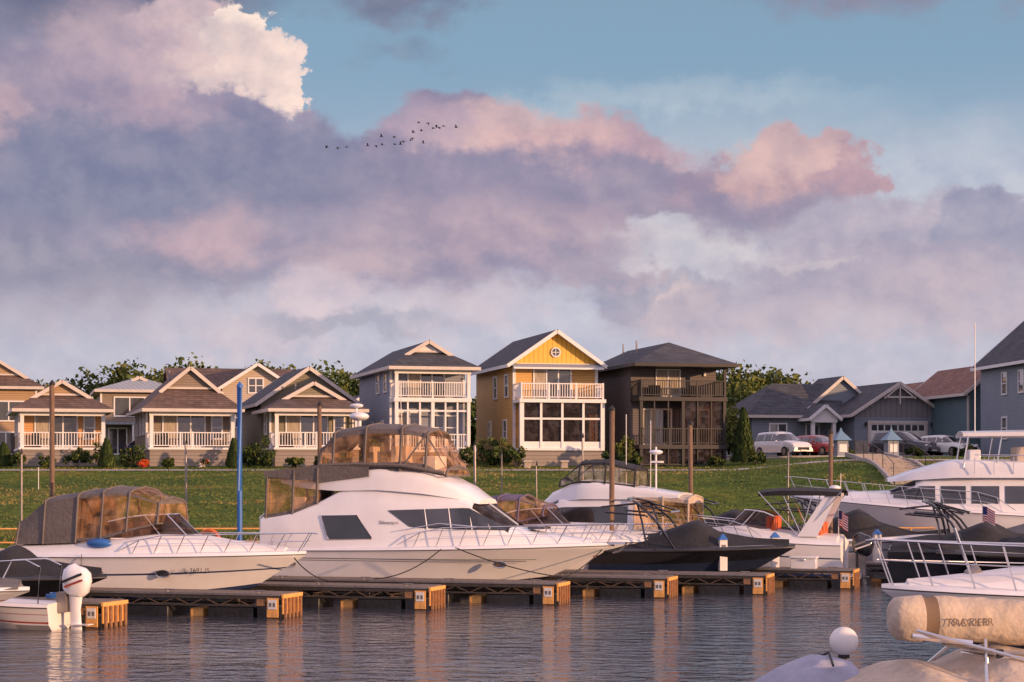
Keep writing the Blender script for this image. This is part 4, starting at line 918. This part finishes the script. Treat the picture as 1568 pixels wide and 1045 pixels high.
bp=N.new('ShaderNodeBump'); bp.inputs['Strength'].default_value=1; bp.inputs['Distance'].default_value=.14; Lk.new(ml.outputs[0],bp.inputs['Height']); Lk.new(bp.outputs[0],bs.inputs['Normal'])
m=MB(); m.face([(-1500,-1500,0),(1500,-1500,0),(1500,76.5,0),(-1500,76.5,0)],wm); m.done('water')

# ------------------------------------------------------------------ vegetation
def leaves(m,c,R,ncl,nq,sz,cr=.38,flat=.8,mats=None):
    mats=mats or (LEAFD,LEAFM,LEAFL)
    for k in range(ncl):
        while True:
            v=Vector((random.uniform(-1,1),random.uniform(-1,1),random.uniform(-1,1)))
            if .25<v.length<1: break
        cc=Vector(c)+Vector((v.x*R[0],v.y*R[1],v.z*R[2])); q=cr*random.uniform(.6,1.25)*(R[0]+R[2])/2
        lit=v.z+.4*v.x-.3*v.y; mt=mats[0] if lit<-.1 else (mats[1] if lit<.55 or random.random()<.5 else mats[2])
        for i in range(nq):
            d=Vector((random.gauss(0,1),random.gauss(0,1),random.gauss(0,1)*flat)); d.normalize(); p=cc+d*q*random.uniform(.45,1.0)
            a=Vector((random.gauss(0,1),random.gauss(0,1),random.gauss(0,1))).normalized(); b=a.cross(Vector((random.gauss(0,1),random.gauss(0,1),random.gauss(0,1)))).normalized()
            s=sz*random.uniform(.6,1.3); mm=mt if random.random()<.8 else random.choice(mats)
            m.face([p-a*s,p+b*s*.7,p+a*s,p-b*s*.7],mm)
def trunk(m,x,y,z,h,r):
    m.tube([(x,y,z-.5),(x+.1,y,z+h*.4),(x,y+.1,z+h*.7)],r,BARK,7,r*.3)
    for k in range(5):
        a=k*1.3; zz=z+h*(.3+.07*k); m.tube([(x+.05,y,zz),(x+cos(a)*h*.2,y+sin(a)*h*.2,zz+h*.18)],r*.35,BARK,5,r*.1)
m=MB()
TL=[(-49.5,207,13.4,3.2),(-47,200,14.0,3.3),(-43.5,205,15.0,3.8),(-40.6,210,15.6,3.8),(-38.2,202,15.6,4.2),(-35.6,207,16.3,4.2),(-33.2,204,15.8,3.8),(-30,208,14.0,3.2),(-27.5,203,15.2,3.8),(-25.0,205,16.0,4.2),(-22.6,207,15.9,4.2),(-20.2,202,15.8,4.0),(-18.0,206,15.4,3.8),(-15.6,205,14.0,3.6),(-13.4,207,12.8,3),(-11,205,12.2,3),(-7,203,11.8,3),(-4.2,206,11.9,3),(-1,205,11.8,3),(5,205,11.6,3),(10.5,206,12.2,3),(15,203,11.8,3),(21.5,205,14.6,4.2),(24.2,203,15.4,4.4),(26.8,206,15.0,4.2),(29.2,204,14.6,4.0),(31.6,206,13.6,3.6),(34,205,12.2,3),(37,206,11.6,3),(42,205,12.8,3.5),(46,204,13.0,3.4),(51,205,12.8,3.2)]
for X,Y,top,w in TL:
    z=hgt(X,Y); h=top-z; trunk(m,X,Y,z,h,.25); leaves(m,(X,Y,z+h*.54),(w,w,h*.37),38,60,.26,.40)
m.done('distant_trees',None,recalc=False,smooth=False)
def tree(X,Y,top,w,name='tree',mats=None,n=40):
    m=MB(); z=hgt(X,Y); h=top-z; e=place(name,X,Y,z,0)
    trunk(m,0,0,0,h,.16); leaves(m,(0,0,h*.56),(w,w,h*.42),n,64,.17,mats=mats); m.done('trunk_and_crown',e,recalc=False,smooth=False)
tree(16.3,142,8.3,2.0,mats=(LEAFM,LEAFL,LEAFL)); tree(18.6,156,11.0,2.9); tree(17.9,164,11.8,3.2); tree(21.4,164,11.0,2.9); tree(14.9,138,8.0,1.6,mats=(LEAFM,LEAFL,LEAFL)); tree(24,168,10.8,3.0); tree(17.4,148,9.6,2.1)
tree(-27.0,158,11.8,2.6); tree(-18.0,165,12.6,2.8)
def arbor(X,Y,h,w,name='arborvitae'):
    z=hgt(X,Y); e=place(name,X,Y,z,0); m=MB(); m.tube([(0,0,-.3),(0,0,h*.9)],.08,BARK,6,.02)
    for i in range(1700):
        t=random.random()**1.3; r=w*(1-t)**.7*(.75+.35*random.random()); a=random.uniform(0,2*pi)
        p=Vector((r*cos(a),r*sin(a),h*t+.05)); u=Vector((cos(a)*.3,sin(a)*.3,1)).normalized(); q=Vector((-sin(a),cos(a),0)); s=random.uniform(.08,.17)
        m.face([p,p+q*s*.5+u*s,p+u*s*2.2,p-q*s*.5+u*s],random.choice((LEAFD,LEAFD,LEAFM)))
    m.done('foliage',e,recalc=False,smooth=False)
arbor(14.3,121,3.2,.75); arbor(-24.2,117.0,1.5,.45); arbor(-16.6,117,1.5,.45); arbor(-30.6,118,1.2,.5)
def shrub(X,Y,r,h,mats=None,name='shrub'):
    z=hgt(X,Y); e=place(name,X,Y,z,0); m=MB()
    for k in range(4): m.tube([(0,0,-.2),(cos(k*1.6)*r*.5,sin(k*1.6)*r*.5,h*.6)],.025,BARK,4,.01)
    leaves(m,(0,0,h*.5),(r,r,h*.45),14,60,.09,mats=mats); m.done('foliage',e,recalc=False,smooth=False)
for X,Y,r,h in ((-31.2,119,1.0,1.7),(-29.5,117.3,.5,.9),(-27.8,117,.5,.8),(-26.2,118,.7,1.2),(-25,119,.9,1.5),(-23,118.5,.7,1.6),(-20.5,117,.4,.7),(-16,118.5,.8,1.5),(-15,118.4,.9,1.9),(-13,117,.5,.8),(-8.5,119.4,.8,1.6),(-7.2,119,.6,.9),(-1.6,119.4,.9,1.9),(-.6,118.8,.9,1.7),(0.3,118.3,.7,1.3),(-2.6,119,.6,1.2),(6.4,118.6,.8,1.3),(7.2,118,.6,.9),(14.8,119,.6,.9),(21.6,127,.6,.6),(26,127,.7,.7),(29,126,.8,.8),(20.4,136.5,.7,1.1),(22.9,136.6,.6,1),(-34,121,1.2,1.8),(-11.5,117.4,.5,.7),(-10,117.8,.6,1.0),(-4.5,118.2,.6,.9),(12.4,118.5,.5,.7)):
    shrub(X,Y,r,h)
shrub(6.9,118.9,.55,1.9,(LEAFM,LEAFL,LEAFL))
shrub(-22,116.9,.35,.5,(REDP,ORANGE,LEAFM),'flower_bed'); shrub(-18.4,117,.35,.5,(SIGNW,LEAFM,REDP),'flower_bed')
m=MB(); G1=mat('grass_blades',(.08,.125,.022),.9,0,.35,.4,col2=(.13,.155,.035)); G2=mat('grass_blades_sunlit',(.2,.16,.05),.9,0,.3,.5)  # second blade colour paints in the orange sunlit patches
for i in range(40000):
    y=78+40*random.random()**1.2; x=random.uniform(-1,1)*y*.3
    z=hgt(x,y)-.02; a=random.uniform(0,pi); h=random.uniform(.04,.12)*(1.8 if y<80 else 1); w=.07
    m.face([(x-w*cos(a),y-w*sin(a),z),(x+w*cos(a),y+w*sin(a),z),(x+random.uniform(-.08,.08),y+.05,z+h)],G1 if noise.noise(Vector((x*.1,y*.2,5)))<.18 else G2)
m.done('lawn_grass',None,recalc=False,smooth=False)
m=MB()
for i in range(420):
    x=random.uniform(-30,34); y=random.uniform(74.2,77.5); r=random.uniform(.15,.4)
    m.ball((x,y,hgt(x,y)+.05),r,STONE,6,4,(random.uniform(.8,1.4),1,.7))
m.done('shoreline_rocks',smooth=False)

# ------------------------------------------------------------------ birds
bm_=MB()
rows=[]
for x,r in ((-.5,.02),(-.38,.07),(-.15,.14),(.1,.13),(.3,.07),(.5,.035),(.68,.05),(.76,.03),(.84,.01)): rows.append([(x,r*cos(t),r*sin(t)) for t in [2*pi*k/8 for k in range(8)]])
bm_.loft(rows,BIRDM,True,(True,True))
def wing(up):
    mm=MB(); mm.v=list(bm_.v);mm.f=list(bm_.f);mm.m=list(bm_.m);mm.mats=list(bm_.mats)
    for s in (-1,1):
        mm.loft([[(.22,s*.1,.05),(-.16,s*.1,.05)],[(.26,s*.4,.05+up*.3),(-.14,s*.42,.04+up*.3)],[(.06,s*.85,.05+up*.42),(-.16,s*.85,.03+up*.42)],[(-.12,s*1.05,up*.38),(-.2,s*1.02,up*.38)]],BIRDM)
    me=mm.done('bird'); d=me.data; bpy.data.objects.remove(me); return d
W=[wing(1.4),wing(-.9),wing(.4)]
for i,(fx,fz) in enumerate(((0,0),(2.4,0),(4.4,.1),(9,.4),(10.8,.4),(12.2,.6),(12,2.4),(14.8,2.4),(15,.7),(16.2,.7),(16.8,1.4),(18.5,1.6),(19,3.3),(20.2,5.6),(20.8,3.7),(21.2,1),(22.2,5.4),(23.4,4.2),(24.1,4.5),(24.7,4.4),(25.7,4.7),(28.4,4.4),(18.8,2.1))):
    Y=430+random.uniform(-10,10); k=Y/430; o=bpy.data.objects.new('bird',W[i%3]); o.location=((-40.7+fx)*k,Y,3.5+(72.2+fz)*k); o.rotation_euler=(random.uniform(-.2,.2),0,radians(random.uniform(-25,0))); o.scale=(.75,.75,.75); S.collection.objects.link(o)

# ------------------------------------------------------------------ world
SAZ=121; SEL=9
w=bpy.data.worlds.new('World'); S.world=w; w.use_nodes=True; nt=w.node_tree; N=nt.nodes; Lk=nt.links
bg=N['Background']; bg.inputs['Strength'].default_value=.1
bg2=N.new('ShaderNodeBackground'); bg2.inputs['Strength'].default_value=.1
sky=N.new('ShaderNodeTexSky'); sky.sky_type='NISHITA'; sky.sun_disc=False; sky.sun_elevation=radians(SEL); sky.sun_rotation=radians(SAZ); sky.dust_density=1.5; sky.ozone_density=2.0; sky.air_density=1.2
tc=N.new('ShaderNodeTexCoord'); sp=N.new('ShaderNodeSeparateXYZ'); Lk.new(tc.outputs['Generated'],sp.inputs[0])
def M(op,a,b=None,c=None):
    n=N.new('ShaderNodeMath'); n.operation=op
    for i,v in enumerate((a,b,c)):
        if v is None: continue
        if isinstance(v,(int,float)): n.inputs[i].default_value=v
        else: Lk.new(v,n.inputs[i])
    return n.outputs[0]
def V(op,a,b=None,c=None):
    n=N.new('ShaderNodeVectorMath'); n.operation=op
    for i,v in enumerate((a,b,c)):
        if v is None: continue
        if isinstance(v,tuple): n.inputs[i].default_value=v
        else: Lk.new(v,n.inputs[i])
    return n
def MR(v,a,b,c,d,smooth=True):
    n=N.new('ShaderNodeMapRange'); n.interpolation_type='SMOOTHSTEP' if smooth else 'LINEAR'
    Lk.new(v,n.inputs[0]); 
    for i,q in enumerate((a,b,c,d)):
        n.inputs[i+1].default_value=q
    return n.outputs[0]
az=M('MULTIPLY',M('ARCTAN2',sp.outputs['X'],sp.outputs['Y']),30); el=M('MULTIPLY',M('ARCSINE',sp.outputs['Z']),30)
def noi(vec,scale,det,rough=.55,dist=0):
    n=N.new('ShaderNodeTexNoise'); n.inputs['Scale'].default_value=scale; n.inputs['Detail'].default_value=det; n.inputs['Roughness'].default_value=rough; n.inputs['Distortion'].default_value=dist; Lk.new(vec,n.inputs['Vector']); return n
def mixc(fac,a,rgb,k=1):
    n=N.new('ShaderNodeMix'); n.data_type='RGBA'; n.clamp_factor=True
    Lk.new(fac,n.inputs[0]); Lk.new(a,n.inputs[6]); n.inputs[7].default_value=(*[x*10*k for x in lin(rgb)],1); return n.outputs[2]
# --- rest of the sky: out-of-view cloud deck, coloured brighter to raise ambient light
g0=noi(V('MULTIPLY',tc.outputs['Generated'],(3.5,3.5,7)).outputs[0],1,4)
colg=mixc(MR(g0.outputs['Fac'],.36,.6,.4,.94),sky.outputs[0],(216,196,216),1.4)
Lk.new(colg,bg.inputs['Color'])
# --- the cloudscape over the shore
D30=V('MULTIPLY',tc.outputs['Generated'],(30,30,38)).outputs[0]
cb=N.new('ShaderNodeCombineXYZ'); Lk.new(az,cb.inputs[0]); Lk.new(el,cb.inputs[1]); p0=cb.outputs[0]
off=V('ADD',D30,(.2,0,.26)).outputs[0]; nc=noi(D30,1.3,7,.58); nd=noi(off,1.3,7,.58)
na=noi(D30,.55,2); nb=noi(D30,2.0,7,.6)
wa=V('MULTIPLY',V('SUBTRACT',na.outputs['Color'],(.5,.5,.5)).outputs[0],(1.1,.7,0)).outputs[0]
cw=N.new('ShaderNodeCombineXYZ'); Lk.new(nb.outputs['Fac'],cw.inputs[0]); Lk.new(nc.outputs['Fac'],cw.inputs[1])
wb=V('MULTIPLY',V('SUBTRACT',cw.outputs[0],(.5,.5,0)).outputs[0],(1.5,1.15,0)).outputs[0]
P=V('ADD',V('ADD',p0,wa).outputs[0],wb).outputs[0]
col=sky.outputs[0]
col=mixc(MR(el,14,4.8,.3,.85),col,(140,172,200))
Pe=V('ADD',p0,V('MULTIPLY',wa,(.9,.9,0)).outputs[0]).outputs[0]; se=N.new('ShaderNodeSeparateXYZ'); Lk.new(Pe,se.inputs[0])
col=mixc(MR(se.outputs['Y'],6.4,2.8,0,.9),col,(202,200,213))
col=mixc(MR(se.outputs['Y'],2.4,.4,0,.75),col,(188,178,193))
cov=MR(el,5,3,0,.6)
def blob(px,py,rx,ry,soft,rgb,al=1.0):
    global col,cov
    gy=sum(rgb)/3; rgb=tuple(gy+(x-gy)*.85+1 for x in rgb)
    c=((px-784)/100,(730-py)/100)
    v=V('MULTIPLY_ADD',P,(100/rx,100/ry,0),(-c[0]*100/rx,-c[1]*100/ry,0)); ln=V('LENGTH',v.outputs[0]).outputs['Value']
    mk=MR(ln,1+soft,max(0,1-soft),0,al); col=mixc(mk,col,rgb); cov=M('MAXIMUM',cov,mk)
B=[
 (1020,165,260,22,.8,(178,196,210),.6),(1250,230,330,40,.8,(178,192,208),.6),(1000,330,300,60,.6,(204,204,214),.7),
 (1050,390,200,60,.6,(206,197,205),.7),(1450,290,220,50,.7,(190,196,212),.7),
 (620,10,110,40,.5,(118,122,150),.85),(600,90,60,20,.7,(125,142,168),.5),(1370,0,220,38,.6,(140,130,155),.8),
 (60,230,330,260,.3,(142,140,168),1),(180,10,240,60,.4,(112,116,146),1),
 (300,110,120,100,.12,(214,186,190),1),(375,75,48,55,.08,(246,222,210),1),(415,135,50,60,.08,(242,216,206),1),(350,110,75,60,.3,(228,202,198),.8),
 (180,90,120,60,.45,(190,166,180),.8),(130,150,150,60,.6,(172,154,176),.7),(15,200,40,50,.4,(200,168,178),.8),
 (370,210,110,60,.15,(150,144,172),1),(300,270,260,90,.25,(138,138,168),1),(520,290,280,80,.2,(138,138,168),1),(90,330,300,90,.5,(134,137,167),1),
 (250,180,90,40,.5,(180,156,176),.7),
 (700,230,120,85,.12,(154,143,170),1),(850,265,190,75,.14,(163,148,172),1),(780,200,130,38,.35,(214,180,182),.95),(860,225,110,30,.5,(212,174,177),.9),(980,250,90,28,.5,(200,164,176),.8),
 (660,190,60,28,.6,(174,154,178),.7),(760,280,220,50,.4,(148,141,170),.95),(1000,290,120,40,.2,(160,149,173),1),
 (1140,290,120,52,.15,(168,148,170),1),(1210,265,105,55,.15,(200,164,170),1),(1190,245,80,30,.5,(214,180,180),.8),(1290,290,55,50,.2,(190,157,170),1),(1160,330,110,36,.5,(157,147,172),.9),
 (640,380,300,70,.3,(160,150,175),1),(300,400,350,60,.5,(162,154,178),.9),(760,350,180,50,.5,(186,163,179),.8),(320,375,90,40,.6,(198,168,179),.8),(530,400,80,40,.6,(196,172,183),.7),(80,430,260,45,.6,(152,150,172),.8),
 (1380,380,210,60,.2,(182,174,192),1),(1520,370,110,50,.16,(162,161,185),1),(1320,430,190,55,.25,(178,168,187),.9),(1500,460,200,60,.5,(192,177,191),.8),(1240,400,60,12,.5,(212,200,204),.5),
 (920,420,90,22,.3,(176,162,180),.9),(990,455,130,28,.3,(166,162,183),.85),(1040,470,50,34,.3,(226,202,198),.9),(1100,480,140,40,.4,(184,173,190),.8),
 (500,455,90,45,.4,(216,197,206),.8),(700,470,110,40,.5,(208,193,204),.7),(200,490,240,40,.7,(196,185,199),.6),(400,520,120,30,.6,(213,195,204),.6),(1220,500,160,34,.6,(204,187,197),.6),(540,495,120,16,.6,(166,165,184),.7),
]
for b in B: blob(*b)
rel=M('SUBTRACT',nc.outputs['Fac'],nd.outputs['Fac'])
relf=MR(rel,-.17,.17,0,1,False)
rr=N.new('ShaderNodeMix'); rr.data_type='RGBA'; Lk.new(relf,rr.inputs[0]); rr.inputs[6].default_value=(.85,.87,.93,1); rr.inputs[7].default_value=(1.15,1.10,1.06,1)
mm=N.new('ShaderNodeMix'); mm.data_type='RGBA'; mm.blend_type='MULTIPLY'; Lk.new(cov,mm.inputs[0]); Lk.new(col,mm.inputs[6]); Lk.new(rr.outputs[2],mm.inputs[7])
Lk.new(mm.outputs[2],bg2.inputs['Color'])
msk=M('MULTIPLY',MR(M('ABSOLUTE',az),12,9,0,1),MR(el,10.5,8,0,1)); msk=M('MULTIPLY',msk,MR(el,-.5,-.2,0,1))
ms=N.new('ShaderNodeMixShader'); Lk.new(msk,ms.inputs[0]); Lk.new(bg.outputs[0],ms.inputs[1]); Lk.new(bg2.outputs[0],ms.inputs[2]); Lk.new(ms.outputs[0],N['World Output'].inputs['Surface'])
w.cycles.sampling_method='MANUAL'; w.cycles.sample_map_resolution=256

# ------------------------------------------------------------------ sun and camera
l=bpy.data.lights.new('sun','SUN'); l.energy=4.9; l.angle=radians(1.2); l.color=(1,.57,.29)
o=bpy.data.objects.new('sun',l); S.collection.objects.link(o)
a=radians(SAZ);h_=radians(SEL); d=Vector((sin(a)*cos(h_),cos(a)*cos(h_),sin(h_))); o.rotation_euler=d.to_track_quat('Z','Y').to_euler()
cam=bpy.data.cameras.new('camera'); co=bpy.data.objects.new('camera',cam); S.collection.objects.link(co); S.camera=co
co.location=(0,0,3.5); co.rotation_euler=(radians(90),0,0); cam.lens=36*3000/1568; cam.sensor_width=36; cam.shift_y=207.5/1568; cam.clip_end=5000; cam.clip_start=.5
